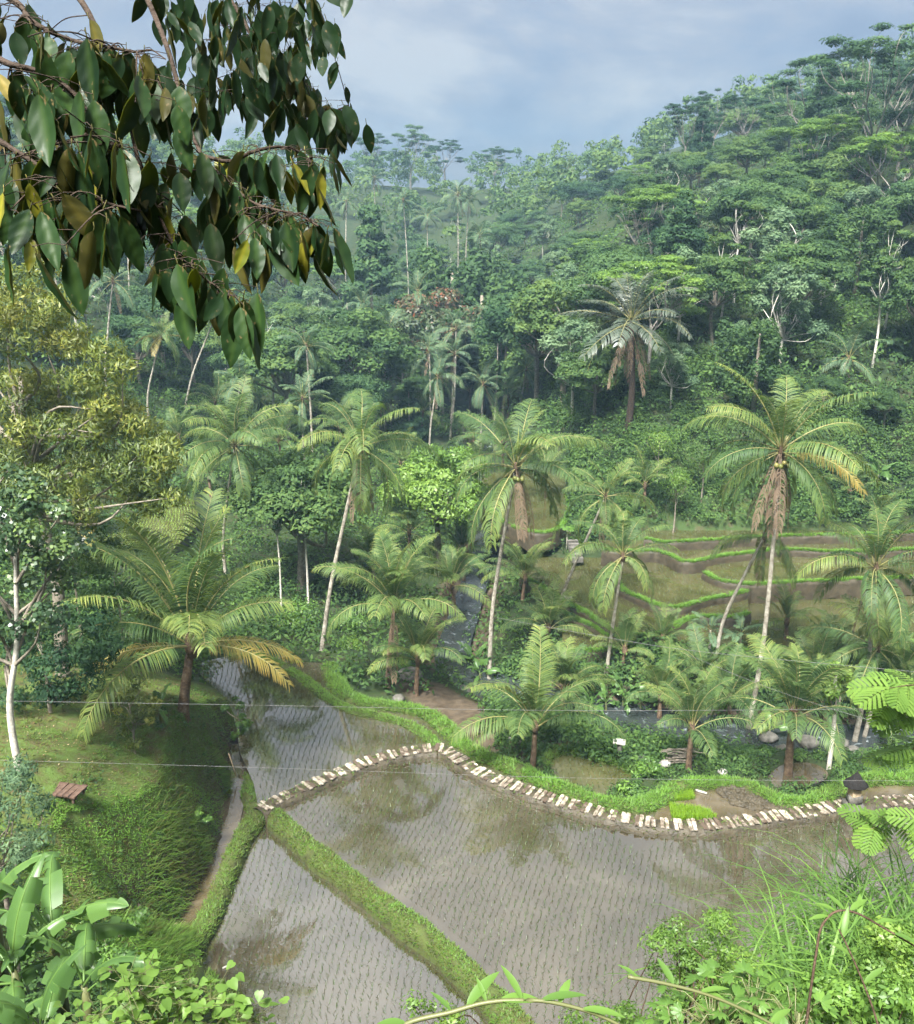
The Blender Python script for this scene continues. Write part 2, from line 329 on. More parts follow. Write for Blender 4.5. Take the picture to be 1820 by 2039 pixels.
bankD = [(655, 1320), (668, 1352), (690, 1378), (740, 1396), (800, 1403), (850, 1416), (885, 1440), (920, 1475), (960, 1500), (1020, 1521), (1080, 1550), (1140, 1573), (1200, 1591), (1270, 1599), (1320, 1580), (1352, 1562), (1420, 1552), (1480, 1556), (1520, 1574), (1560, 1592), (1620, 1590), (1680, 1563), (1740, 1547), (1850, 1543)]
pathL = L3(path, .32, 5, .12); dikeL = L3(dike, .2, 5, .2)
cdL = L3(bankCD, .3, 5, .2); bdL = L3(bankD, .12, 5, .2)
ditch = [(470, 1480), (468, 1530), (470, 1580), (455, 1650), (430, 1720), (395, 1795), (345, 1860), (295, 1905)]
ditchL = L3(ditch, -.15, 5, .25)
def poly(pts, z): return np.array([P(u, v, z) for u, v in pts])
polyA = np.vstack([[P(u, v, ZA) for u, v in dike[::-1]], [P(u, v, ZA) for u, v in path[1:]], [P(1950, 1700, ZA), P(1950, 2100, ZA), P(1500, 2140, ZA)]])
polyB = np.vstack([[P(u, v, ZB) for u, v in dike], poly([(900, 2180), (560, 2120), (500, 2040), (450, 1975), (395, 1925), (372, 1905), (400, 1850), (432, 1780), (460, 1715), (482, 1660), (505, 1628)], ZB)])
polyC = np.vstack([[P(u, v, ZC) for u, v in bankCD], [P(u, v, ZC) for u, v in path[6::-1]], poly([(505, 1560), (478, 1500), (470, 1440), (432, 1400), (395, 1350), (400, 1318)], ZC)])
polyD = np.vstack([[P(u, v, ZD) for u, v in bankD[:15]], [P(u, v, ZD) for u, v in path[14:6:-1]], [P(u, v, ZD) for u, v in bankCD[:0:-1]], [P(600, 1318, ZD)]])
polyF = np.vstack([[P(u, v, ZF) for u, v in bankD[14:]], [P(u, v, ZF) for u, v in path[:13:-1]]])
polyE = catmull(poly([(1092, 1502), (1122, 1490), (1180, 1508), (1235, 1528), (1265, 1548), (1225, 1572), (1190, 1582), (1130, 1562), (1100, 1538)], ZE), 4, True)
polyG = catmull(poly([(1530, 1545), (1560, 1522), (1620, 1520), (1650, 1545), (1600, 1568), (1550, 1570)], -.9), 4, True)
# the opposite bank: (front line, height, back row)
T = [
 ([(1120, 1300), (1200, 1298), (1290, 1292), (1360, 1290), (1450, 1296), (1560, 1300), (1700, 1290), (1850, 1280)], -1.25, 1165),
 ([(1120, 1222), (1150, 1236), (1186, 1251), (1215, 1268), (1255, 1275), (1300, 1272)], -1.05, 1170),
 ([(1040, 1150), (1070, 1166), (1125, 1201), (1166, 1221), (1201, 1246), (1240, 1262), (1290, 1268), (1320, 1262), (1342, 1250), (1367, 1236), (1407, 1230), (1460, 1232), (1490, 1222)], -.75, 1110),
 ([(1210, 1140), (1226, 1156), (1240, 1176), (1270, 1191), (1337, 1213), (1407, 1196), (1473, 1183), (1500, 1170)], -.35, 1108),
 ([(1405, 1142), (1420, 1152), (1447, 1161), (1508, 1166), (1583, 1161), (1709, 1156), (1850, 1150)], .05, 1094),
 ([(1200, 1095), (1240, 1100), (1300, 1098), (1332, 1106), (1367, 1121), (1432, 1110), (1508, 1101), (1558, 1096), (1699, 1100), (1850, 1094)], .5, 1074),
 ([(1285, 1075), (1330, 1082), (1400, 1078), (1500, 1072), (1600, 1068), (1700, 1066), (1850, 1060)], 1.1, 1056),
 ([(960, 1000), (1000, 1040), (1060, 1062), (1110, 1055), (1135, 1020), (1130, 985)], 1.2, 940),
]
TF = []
for ln, z, vb in T:
    front = L3(ln, z, 5); back = np.array([P(u, vb, z) for u, v in ln[::-1]])
    TF.append((front, z, np.vstack([front, back])))
leftF = poly([(120, 1090), (240, 1060), (330, 985), (385, 995), (400, 1040), (330, 1110), (220, 1150), (130, 1140)], 1.6)
riverL = resample(catmull([(75, 43.5, 0), (60, 45, 0), (40, 46.5, 0), (30, 47.3, 0), (20, 48.3, 0), (12, 50, 0), (5, 53, 0), (0, 57.5, 0), (.5, 66, 0), (2.5, 80, 0), (3.5, 95, 0), (3.5, 112, 0), (4, 140, 0)], 6), .8)
riverZ = np.interp(riverL[:, 1], [43, 57, 80, 112, 140], [-3.25, -3.1, -2.75, -2.2, -1.2])
FIELDS = [(polyA, ZA), (polyB, ZB), (polyC, ZC), (polyD, ZD), (polyF, ZF), (polyE, ZE), (polyG, -.9), (leftF, 1.6)] + [(p, z) for _, z, p in TF]
_fieldbox = [(p[:, 0].min() - 1, p[:, 0].max() + 1, p[:, 1].min() - 1, p[:, 1].max() + 1) for p, z in FIELDS]
def zfun(x, y):
    x = np.asarray(x, float); y = np.asarray(y, float); sh = x.shape; x = x.ravel(); y = y.ravel()
    z = zbase(x, y)
    z = z + (vnoise(x, y, .5, 1) - .5) * .5 * sstep(20, 60, y) + (vnoise(x, y, 1.7, 2) - .5) * .16
    near = (x > -14) & (x < -6) & (y > 25.5) & (y < 46)
    if near.any():                                           # the mossy drop from the lawn to the ditch
        xn, yn = x[near], y[near]; xd = np.interp(yn, ditchL[::-1, 1][np.argsort(ditchL[::-1, 1])], ditchL[::-1, 0][np.argsort(ditchL[::-1, 1])])
        left = xd - xn; zz = z[near]
        zz = np.where(left < 0, np.minimum(zz, -.25), np.where(left < 2.2, np.minimum(zz, -.35 + np.maximum(0, left - .3) * 3.0 + .4 * (vnoise(xn, yn, 1.2, 5) - .5)), zz)); wb = sstep(25.6, 29.5, yn); z[near] = z[near] * (1 - wb) + zz * wb
    dd = polydist(x, y, riverL[::3]); zr = np.interp(y, riverL[::-1, 1][np.argsort(riverL[::-1, 1])], riverZ[::-1][np.argsort(riverL[::-1, 1])])
    z = np.where((y < 141) & (y > 42), np.where(dd < 2.6, np.minimum(z, zr - .35 + np.maximum(0, dd - 1.6) * 1.0), z), z)
    for (pl, zl), bx in zip(FIELDS, _fieldbox):
        q = (x > bx[0]) & (x < bx[1]) & (y > bx[2]) & (y < bx[3])
        if q.any():
            idx = np.where(q)[0]; ii = idx[inpoly(x[idx], y[idx], pl)]; z[ii] = np.minimum(z[ii], zl - .3)
    for pl, zl in ((polyE, ZE), (polyG, -.9)):                    # the land closes round the little ponds
        d_ = polydist(x, y, np.vstack([pl, pl[:1]])); z = np.where((d_ < 1.3) & ~inpoly(x, y, pl), np.maximum(z, zl + .1 - .25 * np.maximum(0, d_ - .7)), z)
    return z.reshape(sh)
def zat(x, y): return float(zfun(np.array([x]), np.array([y]))[0])
def hit(u, v, t0=3.0, t1=420.0):                               # where the sight line meets the land
    t = np.concatenate([np.arange(t0, 60, .25), np.arange(60, t1, .8)]); d = ray(u, v); p = CAM + t[:, None] * d
    g = zfun(p[:, 0], p[:, 1]); k = np.where(p[:, 2] < g)[0]
    q = p[k[0]] if len(k) else p[-1]
    return np.array([q[0], q[1], zat(q[0], q[1])])

def axis(a, b, fine_a, fine_b, h, grow):
    out = list(np.arange(fine_a, fine_b + h / 2, h)); s = h
    while out[-1] < b: s *= grow; out.append(out[-1] + s)
    s = h; lo = [out[0]]
    while lo[-1] > a: s *= grow; lo.append(lo[-1] - s)
    return np.array(lo[:0:-1] + out)
gx = axis(-300, 320, -27, 36, .3, 1.09); gy = axis(-40, 640, -2, 84, .3, 1.05)
XX, YY = np.meshgrid(gx, gy, indexing='ij'); ZZ = zfun(XX, YY)
nx, ny = len(gx), len(gy); V = np.stack([XX, YY, ZZ], -1).reshape(-1, 3)
i, j = np.meshgrid(np.arange(nx - 1), np.arange(ny - 1), indexing='ij'); a = i * ny + j
F = np.stack([a, a + ny, a + ny + 1, a + 1], -1).reshape(-1, 4)
x, y = V[:, 0], V[:, 1]
lawn = sstep(-9.5, -11.5, x) * sstep(20, 23, y) * sstep(48, 44, y) * sstep(-34, -26, x)
lawn = np.where(x < -9, sstep(-34, -26, x) * sstep(20, 23, y) * sstep(48, 44, y), 0)
mud = np.zeros(len(x))
for ln, wd in ((ditchL, .9), (L3([(850, 1365), (880, 1390), (930, 1420), (975, 1450), (1040, 1475), (1090, 1490)], -1.0), 1.5)):
    mud = np.maximum(mud, sstep(wd + .5, wd, polydist(x, y, ln)))
mud = np.maximum(mud, sstep(3.0, 2.2, polydist(x, y, riverL[::3])) * (y < 140) * (y > 40))
bare = sstep(69, 72, y) * sstep(84, 79, y) * sstep(12, 16, x) * sstep(34, 28, x)
col = np.stack([lawn, mud, bare, np.ones(len(x))], 1)
def terrainmat():
    m, nt, o = newmat('ground'); ge = N(nt, 'ShaderNodeNewGeometry'); at = N(nt, 'ShaderNodeAttribute', attribute_name='zone'); sp = N(nt, 'ShaderNodeSeparateColor'); LK(nt, at, 'Color', sp, 0)
    def nz(s, d=6, r=.65):
        n = N(nt, 'ShaderNodeTexNoise'); n.inputs['Scale'].default_value = s; n.inputs['Detail'].default_value = d; n.inputs['Roughness'].default_value = r; LK(nt, ge, 'Position', n, 'Vector'); return n
    def mix(f, fo, a, ao, b, bo):
        q = N(nt, 'ShaderNodeMix', data_type='RGBA'); LK(nt, f, fo, q, 0); LK(nt, a, ao, q, 6); LK(nt, b, bo, q, 7); return q
    a = nz(.8); under = ramp(nt, [(.3, (.014, .024, .010)), (.5, (.026, .044, .014)), (.7, (.05, .05, .025))]); LK(nt, a, 'Fac', under, 0)
    b = nz(1.3, 8, .72); lw = ramp(nt, [(.28, (.07, .055, .026)), (.4, (.09, .085, .034)), (.5, (.085, .12, .03)), (.66, (.10, .17, .036))]); LK(nt, b, 'Fac', lw, 0)
    c_ = nz(1.8); md = ramp(nt, [(.32, (.045, .034, .022)), (.62, (.10, .077, .052))]); LK(nt, c_, 'Fac', md, 0)
    d = nz(1.2); br = ramp(nt, [(.28, (.07, .048, .028)), (.38, (.06, .065, .028)), (.5, (.04, .07, .02))]); LK(nt, d, 'Fac', br, 0)
    q = mix(sp, 'Red', under, 0, lw, 0); q = mix(sp, 'Blue', q, 2, br, 0); q = mix(sp, 'Green', q, 2, md, 0)
    p = N(nt, 'ShaderNodeBsdfPrincipled'); LK(nt, q, 2, p, 'Base Color'); p.inputs['Roughness'].default_value = .85; p.inputs['Specular IOR Level'].default_value = .2
    e = nz(9, 5); bp = N(nt, 'ShaderNodeBump'); bp.inputs['Strength'].default_value = .7; bp.inputs['Distance'].default_value = .06; LK(nt, e, 'Fac', bp, 'Height'); LK(nt, bp, 0, p, 'Normal')
    LK(nt, p, 0, o, 0); return m
tag(link('terrain', mesh('terrain', V, F, [terrainmat()], col=col)), 'valley sides and floor of earth and undergrowth', kind='structure')

# ------------------------------------------------------------------ water in the fields
M['water_main'] = watermat('flooded_mud', (.036, .03, .017), (.06, .051, .033), (.092, .08, .056), scale=.22, ior=3.0)
M['water_low'] = watermat('flooded_mud_clear', (.032, .027, .015), (.055, .047, .031), (.08, .07, .05), scale=.2, ior=4.0)
M['water_upper'] = watermat('flooded_mud_green', (.035, .034, .014), (.06, .054, .03), (.085, .076, .054), scale=.3, ior=2.9)
M['water_olive'] = watermat('flooded_olive', (.04, .042, .014), (.062, .062, .024), (.085, .08, .035), scale=.4, ior=1.7, rough=.08)
M['water_brown'] = watermat('flooded_brown', (.05, .04, .022), (.085, .068, .04), (.12, .098, .065), scale=.5, ior=2.1)
def field(pl, z, mat, label):
    bm = bmesh.new(); top = [bm.verts.new((p[0], p[1], z)) for p in pl]; low = [bm.verts.new((p[0], p[1], z - 1.1)) for p in pl]
    f = bm.faces.new(top)
    if f.normal.z < 0: f.normal_flip()
    bm.normal_update()
    if f.normal.z < 0: f.normal_flip()
    f.material_index = 0
    n = len(pl)
    for k in range(n):
        g = bm.faces.new((top[k], low[k], low[(k + 1) % n], top[(k + 1) % n])); g.material_index = 1
    me = bpy.data.meshes.new('rice_paddy'); bm.to_mesh(me); bm.free(); me.materials.append(mat); me.materials.append(M['wet_earth'])
    return tag(link('rice_paddy', me), label, kind='structure')
field(polyA, ZA, M['water_main'], 'largest flooded rice paddy below the slab path')
field(polyB, ZB, M['water_low'], 'flooded paddy mirroring a tree, left of the grassy dike')
field(polyC, ZC, M['water_upper'], 'flooded paddy above the slab path beside the lawn')
field(polyD, ZD, M['water_upper'], 'narrow flooded strip behind the slab path')
field(polyF, ZF, M['water_brown'], 'muddy nursery paddy with bright seedling beds')
field(polyE, ZE, M['water_olive'], 'small dark pond paddy behind the grassy bank')
field(polyG, -.9, M['water_brown'], 'small brown pond at the foot of the stout palm')
field(leftF, 1.6, M['water_olive'], 'pale green paddy glimpsed behind the yellow-green tree')
tn = ['lowest olive terrace across the river', 'narrow ledge terrace beside the stone steps', 'brown terrace left across the river', 'kite shaped olive terrace in the middle across the river', 'long olive terrace behind the leaning trunk', 'terrace below the bright green bank across the river', 'uppermost terrace under the bushy slope', 'far terrace behind the coconut-laden palm']
for (fr, z, pl), nme in zip(TF, tn): field(pl, z, M['water_olive'], nme)
# the river
M['river'] = watermat('river_water', (.018, .024, .024), (.045, .055, .055), (.10, .12, .12), scale=.5, ior=1.6, rough=.08, ripple=.12)
def rivermat():
    m = M['river']; nt = m.node_tree; p = [n for n in nt.nodes if n.type == 'BSDF_PRINCIPLED'][0]
    ge = N(nt, 'ShaderNodeNewGeometry'); n = N(nt, 'ShaderNodeTexNoise'); n.inputs['Scale'].default_value = .9; n.inputs['Detail'].default_value = 8; n.inputs['Roughness'].default_value = .75; n.inputs['Distortion'].default_value = 1.5; LK(nt, ge, 'Position', n, 'Vector')
    rp = ramp(nt, [(.57, (.03, .036, .036)), (.64, (.14, .17, .18)), (.73, (.8, .83, .85))]); LK(nt, n, 'Fac', rp, 0); LK(nt, rp, 0, p, 'Base Color')
rivermat()
tg = np.gradient(riverL[:, :2], axis=0); tg /= np.linalg.norm(tg, axis=1)[:, None]; nn = np.stack([-tg[:, 1], tg[:, 0]], 1)
ks = np.linspace(-1.9, 1.9, 9); rv = []
wr = 1 - .38 * sstep(52, 62, riverL[:, 1])
for k in ks: rv.append(np.stack([riverL[:, 0] + nn[:, 0] * k * wr, riverL[:, 1] + nn[:, 1] * k * wr, riverZ + .05 * (vnoise(riverL[:, 0] + k, riverL[:, 1], 1.3) - .5)], 1))
rv = np.stack(rv, 1); n_, k_ = rv.shape[:2]; i, j = np.meshgrid(np.arange(n_ - 1), np.arange(k_ - 1), indexing='ij'); a = i * k_ + j
tag(link('river', mesh('river', rv.reshape(-1, 3), np.stack([a, a + k_, a + k_ + 1, a + 1], -1).reshape(-1, 4), [M['river']])), 'dark rushing river with white water between the palms', kind='structure')

# ------------------------------------------------------------------ earth banks between the fields
M['bank'] = roughmat('bank_earth', (.03, .03, .014), (.06, .075, .022), 3, coords='p', bump=.9, c3=(.07, .10, .025))
GRASS = []                            # (points, blade length, colour bias) gathered for the grass
def sweep(name, line, wd, ht, mat, label, z0=None, grass=1.0, drop=.9, gl=.11, seed=0, tint=.5, rim=(1.0, 7.0)):
    line = np.asarray(line); t = np.gradient(line[:, :2], axis=0); t /= np.linalg.norm(t, axis=1)[:, None] + 1e-9; nrm = np.stack([-t[:, 1], t[:, 0]], 1)
    prof = np.array([(-1.15, -drop / max(ht, .01)), (-1.0, -.1), (-.8, .62), (-.42, .95), (0, 1.0), (.42, .95), (.8, .62), (1.0, -.1), (1.15, -drop / max(ht, .01))])
    m = len(line); s = np.arange(m); W = wd / 2 * (1 + .35 * (vnoise(s, s * 0, .23, seed) - .5)); H = ht * (1 + .4 * (vnoise(s, s * 0, .31, seed + 3) - .5))
    rows = []
    for px, pz in prof:
        wob = .1 * wd * (vnoise(s, s * 0 + px * 3, .6, seed + 7) - .5)
        rows.append(np.stack([line[:, 0] + nrm[:, 0] * (px * W + wob), line[:, 1] + nrm[:, 1] * (px * W + wob), line[:, 2] - ht + pz * H], 1))
    rv = np.stack(rows, 1); k_ = len(prof); i, j = np.meshgrid(np.arange(m - 1), np.arange(k_ - 1), indexing='ij'); a = i * k_ + j
    o = tag(link(name, mesh(name, rv.reshape(-1, 3), np.stack([a, a + 1, a + k_ + 1, a + k_], -1).reshape(-1, 4), [mat])), label, kind='structure')
    if grass > 0:
        L = np.linalg.norm(np.diff(line[:, :2], axis=0), axis=1).sum(); q = int(L * wd * 420 * grass)
        si = RNG.uniform(0, m - 1.001, q); pi = RNG.uniform(rim[0], rim[1], q); i0 = si.astype(int); j0 = np.minimum(pi.astype(int), k_ - 2); fs = (si - i0)[:, None]; fp = (pi - j0)[:, None]
        pt = (rv[i0, j0] * (1 - fp) + rv[i0, j0 + 1] * fp) * (1 - fs) + (rv[i0 + 1, j0] * (1 - fp) + rv[i0 + 1, j0 + 1] * fp) * fs
        keep = vnoise(pt[:, 0], pt[:, 1], 1.6, seed + 9) + .5 * vnoise(pt[:, 0], pt[:, 1], 5, seed + 2) > .42
        GRASS.append((pt[keep], gl, tint))
    return o
sweep('paddy_dike', dikeL, 1.0, .42, M['bank'], 'grassy dike curving down between the two nearest paddies', gl=.1, seed=1, grass=1.3, tint=.5)
sweep('footpath', pathL, .98, .32, M['wet_earth'], 'raised dark earth path carrying rows of white slabs', grass=.14, seed=2, gl=.12)
sweep('paddy_bank', cdL, .75, .3, M['bank'], 'grassy bank winding between the upper paddy and the narrow strip', grass=1.2, seed=3, gl=.13, tint=.68)
sweep('paddy_bank', bdL, 1.05, .34, M['bank'], 'lush green bank winding behind the slab path', grass=1.2, seed=4, gl=.17, tint=.75)
for k, (fr, z, pl) in enumerate(TF):
    sweep('terrace_bank', resample(fr + np.array([0, 0, .16]), .3), .62, .26, M['wet_earth'], 'bright grassy rim of a far terrace', rim=(2.2, 5.8), grass=1.3, seed=10 + k, gl=.17, drop=1.3, tint=.95)
sweep('ditch_verge', L3([(503, 1530), (500, 1580), (510, 1612), (482, 1655), (458, 1710), (428, 1785), (395, 1850), (360, 1900), (400, 1935), (450, 1985), (500, 2050)], .05, 5, .25), .95, .4, M['bank'], 'low grassy verge between the ditch and the lower paddy', grass=1.0, seed=30, gl=.12, tint=.5)
sweep('paddy_bank', L3([(1075, 1520), (1110, 1488), (1180, 1500), (1250, 1522), (1285, 1545)], -.75, 5, .25), .9, .3, M['bank'], 'bank with leafy weeds round the small dark pond', grass=.8, seed=31, gl=.2, tint=.7)
# the thin layer of water in the ditch
dl = ditchL.copy(); t = np.gradient(dl[:, :2], axis=0); t /= np.linalg.norm(t, axis=1)[:, None]; nrm = np.stack([-t[:, 1], t[:, 0]], 1)
va = np.stack([np.c_[dl[:, :2] + nrm * .42, np.full(len(dl), -.19)], np.c_[dl[:, :2] - nrm * .42, np.full(len(dl), -.19)]], 1).reshape(-1, 3); a = np.arange(len(dl) - 1) * 2
tag(link('ditch_water', mesh('ditch_water', va, np.stack([a, a + 2, a + 3, a + 1], 1), [M['water_brown']])), 'brown water in the ditch under the mossy drop', kind='structure')
# slabs laid across the path in pairs
slab_me = []
for q in range(6):
    mb = MB(); bmv = []
    nxs, nys = 3, 7
    gxs, gys = np.meshgrid(np.linspace(-.088, .088, nxs), np.linspace(-.41, .41, nys), indexing='ij')
    top = np.stack([gxs + RNG.normal(0, .008, gxs.shape), gys + RNG.normal(0, .012, gxs.shape), .06 + RNG.normal(0, .006, gxs.shape) - .012 * (np.abs(gxs) > .08)], -1).reshape(-1, 3)
    a_ = [(i * nys + j, (i + 1) * nys + j, (i + 1) * nys + j + 1, i * nys + j + 1) for i in range(nxs - 1) for j in range(nys - 1)]
    ring = [i * nys for i in range(nxs)] + [(nxs - 1) * nys + j for j in range(1, nys)] + [i * nys + nys - 1 for i in range(nxs - 2, -1, -1)] + [j for j in range(nys - 2, 0, -1)]
    low = top[ring] * np.array([1, 1, 0]); base = len(top); n = len(ring)
    sd_f = [(ring[k], base + k, base + (k + 1) % n, ring[(k + 1) % n]) for k in range(n)]
    sd_f = [f[::-1] for f in sd_f]
    slab_me.append(mesh('slab', np.vstack([top, low]), [np.array(a_), np.array(sd_f)], [M['slab']], smooth=False))
fp = bpy.data.objects['footpath']; dcum = np.r_[0, np.cumsum(np.linalg.norm(np.diff(pathL, axis=0), axis=1))]
s_ = .35
while s_ < dcum[-1] - .3:
    k = int(np.searchsorted(dcum, s_)); c0 = pathL[min(k, len(pathL) - 2)]; t_ = pathL[min(k + 1, len(pathL) - 1)] - pathL[max(k - 1, 0)]; ang = math.atan2(t_[1], t_[0])
    for e in (-.105, .105):
        c_ = c0[:2] + np.array([math.cos(ang), math.sin(ang)]) * (e + RNG.normal(0, .012))
        if RNG.random() < .98 and not 18.0 < c_[0] < 19.3: link('slab', slab_me[int(RNG.integers(6))], fp, (c_[0], c_[1], c0[2] - .03 + RNG.normal(0, .014)), (RNG.normal(0, .04), RNG.normal(0, .04), ang + RNG.normal(0, .045)), (RNG.uniform(.85, 1.1), RNG.uniform(.8, 1.05), 1))
    s_ += RNG.uniform(.54, .61)
# ------------------------------------------------------------------ leaf materials (base colours of the plants themselves)
M['rice'] = leafmat('rice', [(0.025, 0.05, 0.012), (0.045, 0.08, 0.018), (0.08, 0.125, 0.026)], trans=.2, rnd=0)
M['grass'] = leafmat('grass', [(0.105, 0.085, 0.032), (0.095, 0.13, 0.03), (0.1, 0.19, 0.034), (0.13, 0.26, 0.04)], trans=.35, rough=.5, spec=.25, rnd=0)
M['nursery'] = leafmat('nursery_grass', [(.13, .24, .012), (.17, .30, .016), (.21, .35, .02)], trans=.4, rnd=0)
M['frond'] = leafmat('palm_frond', [(0.035, 0.078, 0.032), (0.07, 0.13, 0.042), (0.13, 0.19, 0.05), (0.25, 0.28, 0.07)], trans=.32, rough=.55, spec=.3, rnd=.35)
M['frond_far'] = leafmat('palm_frond_grey', [(0.05, 0.1, 0.055), (0.085, 0.15, 0.075), (0.14, 0.2, 0.09)], trans=.28, rough=.55, spec=.3, rnd=.3)
M['frond_dead'] = leafmat('dead_frond', [(0.09, 0.065, 0.045), (0.165, 0.12, 0.08), (0.25, 0.195, 0.135)], trans=.15, rough=.7, spec=.15, rnd=.3)
M['frond_gold'] = leafmat('yellowing_frond', [(.10, .11, .03), (.24, .2, .05), (.36, .24, .05)], trans=.3, rough=.5, rnd=.1)
M['sugar'] = leafmat('sugar_palm_frond', [(0.04, 0.06, 0.04), (0.075, 0.1, 0.07), (0.12, 0.145, 0.1)], trans=.15, rough=.4, spec=.5, rnd=0)
M['rachis'] = leafmat('frond_stalk', [(.14, .15, .05), (.22, .21, .08), (.3, .27, .1)], trans=0, rough=.5, rnd=.2)
M['broad'] = leafmat('broad_leaves', [(0.02, 0.052, 0.024), (0.04, 0.09, 0.036), (0.08, 0.145, 0.05)], trans=.3, rough=.62, spec=.15, rnd=.6)
M['mid'] = leafmat('mid_leaves', [(0.035, 0.075, 0.028), (0.065, 0.125, 0.038), (0.115, 0.18, 0.05)], trans=.32, rough=.62, spec=.15, rnd=.6)
M['pale'] = leafmat('pale_leaves', [(0.06, 0.11, 0.06), (0.1, 0.17, 0.085), (0.17, 0.25, 0.13)], trans=.32, rough=.62, spec=.15, rnd=.5)
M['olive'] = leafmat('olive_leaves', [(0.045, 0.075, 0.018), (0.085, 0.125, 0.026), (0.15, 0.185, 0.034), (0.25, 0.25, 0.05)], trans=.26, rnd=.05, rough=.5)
M['lime'] = leafmat('lime_leaves', [(.07, .14, .03), (.12, .22, .04), (.2, .31, .06)], trans=.38, rnd=.3)
M['heart'] = leafmat('heart_leaves', [(.03, .065, .028), (.06, .11, .045), (.16, .24, .06)], trans=.3, rough=.35, spec=.5, rnd=.1)
M['undergrowth'] = leafmat('undergrowth', [(0.03, 0.065, 0.022), (0.06, 0.12, 0.034), (0.11, 0.19, 0.045)], trans=.32, rough=.62, spec=.15, rnd=0, mottle=.22)
M['red_leaf'] = leafmat('flower_red', [(0.03, 0.06, 0.025), (0.05, 0.085, 0.03), (0.07, 0.08, 0.035), (0.22, 0.08, 0.045)], trans=.25, rnd=0)
M['banana'] = leafmat('banana_leaf', [(.05, .11, .03), (.085, .17, .045), (.14, .25, .06)], trans=.38, rough=.35, spec=.45, rnd=.35)
M['banana_stem'] = leafmat('banana_stem', [(.09, .10, .04), (.14, .15, .06)], trans=0, rnd=.1)
M['fresh'] = leafmat('fresh_leaves', [(.06, .125, .03), (.10, .2, .04), (.17, .30, .055)], trans=.4, rnd=.3)
M['coconut'] = leafmat('coconut_husk', [(.10, .12, .03), (.16, .17, .045), (.25, .2, .07)], trans=0, rough=.4, rnd=.6)

# ------------------------------------------------------------------ grass and rice
def stuff(name, V, F4, F3, mat, tint, label):
    return tag(link(name, mesh(name, V, [F4, F3], [mat], tint=tint)), label, kind='stuff')
vs, f4, f3, tt, off = [], [], [], [], 0
for pt, gl, tn_ in GRASS:
    n = len(pt); V_, a4, a3, m_ = blades(pt, gl * RNG.uniform(.9, 2.0, n), RNG.uniform(.035, .06, n), RNG.normal(.35, .25, n), RNG.uniform(0, 6.283, n), bend=.5, seg=1)
    vs.append(V_); f3.append(a3 + off); off += len(V_)
    tt.append(np.repeat(np.clip(tn_ + .35 * (vnoise(pt[:, 0], pt[:, 1], .9, 3) - .5) + RNG.normal(0, .16, n), 0, 1), m_))
stuff('bank_grass', np.vstack(vs), np.zeros((0, 4)), np.vstack(f3), M['grass'], np.concatenate(tt), 'short grass covering the banks between the paddies')
# lawn on the knoll, moss and grass down its steep side
n = 130000; xx = RNG.uniform(-26, -9.2, n); yy = RNG.uniform(22, 45, n); zz = zfun(xx, yy)
den = vnoise(xx, yy, .45, 4) * .6 + vnoise(xx, yy, 1.6, 8) * .4; edge = sstep(-12.6, -11.2, xx) * sstep(46, 42, yy)
k = (den + .45 * edge > RNG.uniform(.3, .75, n)) & (zz > -.1); xx, yy, zz, edge, den = xx[k], yy[k], zz[k], edge[k], den[k]; n = len(xx)
tall = edge * (vnoise(xx, yy, .5, 11) > .45)
V_, a4, a3, m_ = blades(np.stack([xx, yy, zz - .01], 1), RNG.uniform(.09, .2, n) * (1 + 2.0 * tall), RNG.uniform(.035, .06, n), RNG.normal(.4, .3, n), RNG.uniform(-.9, 1.2, n) * tall + RNG.uniform(0, 6.283, n) * (1 - tall), bend=.6, seg=1)
stuff('lawn_grass', V_, a4, a3, M['grass'], np.repeat(np.clip(-.05 + .6 * den + .3 * edge + RNG.normal(0, .16, n), 0, 1), m_), 'patchy grass on the lawn and down its steep edge')
n = 90000; xx = RNG.uniform(-14.2, -9.3, n); yy = RNG.uniform(23, 44, n); zz = zfun(xx, yy); sl_ = np.abs(zfun(xx + .3, yy) - zz) / .3 + np.abs(zfun(xx, yy + .3) - zz) / .3
k = (RNG.random(n) < np.clip(sl_ * .35, .04, 1)) & (zz > -.15); xx, yy, zz = xx[k], yy[k], zz[k]; n = len(xx)
V_, a4, a3, m_ = blades(np.stack([xx, yy, zz - .01], 1), RNG.uniform(.07, .17, n), RNG.uniform(.03, .05, n), RNG.normal(.6, .35, n), RNG.uniform(-2.2, 2.2, n), bend=.7, seg=1)
stuff('bank_side_grass', V_, a4, a3, M['grass'], np.repeat(np.clip(.25 + .8 * vnoise(xx, yy + zz, .7, 5) + RNG.normal(0, .15, n), 0, 1), m_), 'grass and moss hanging down the steep edge of the lawn')
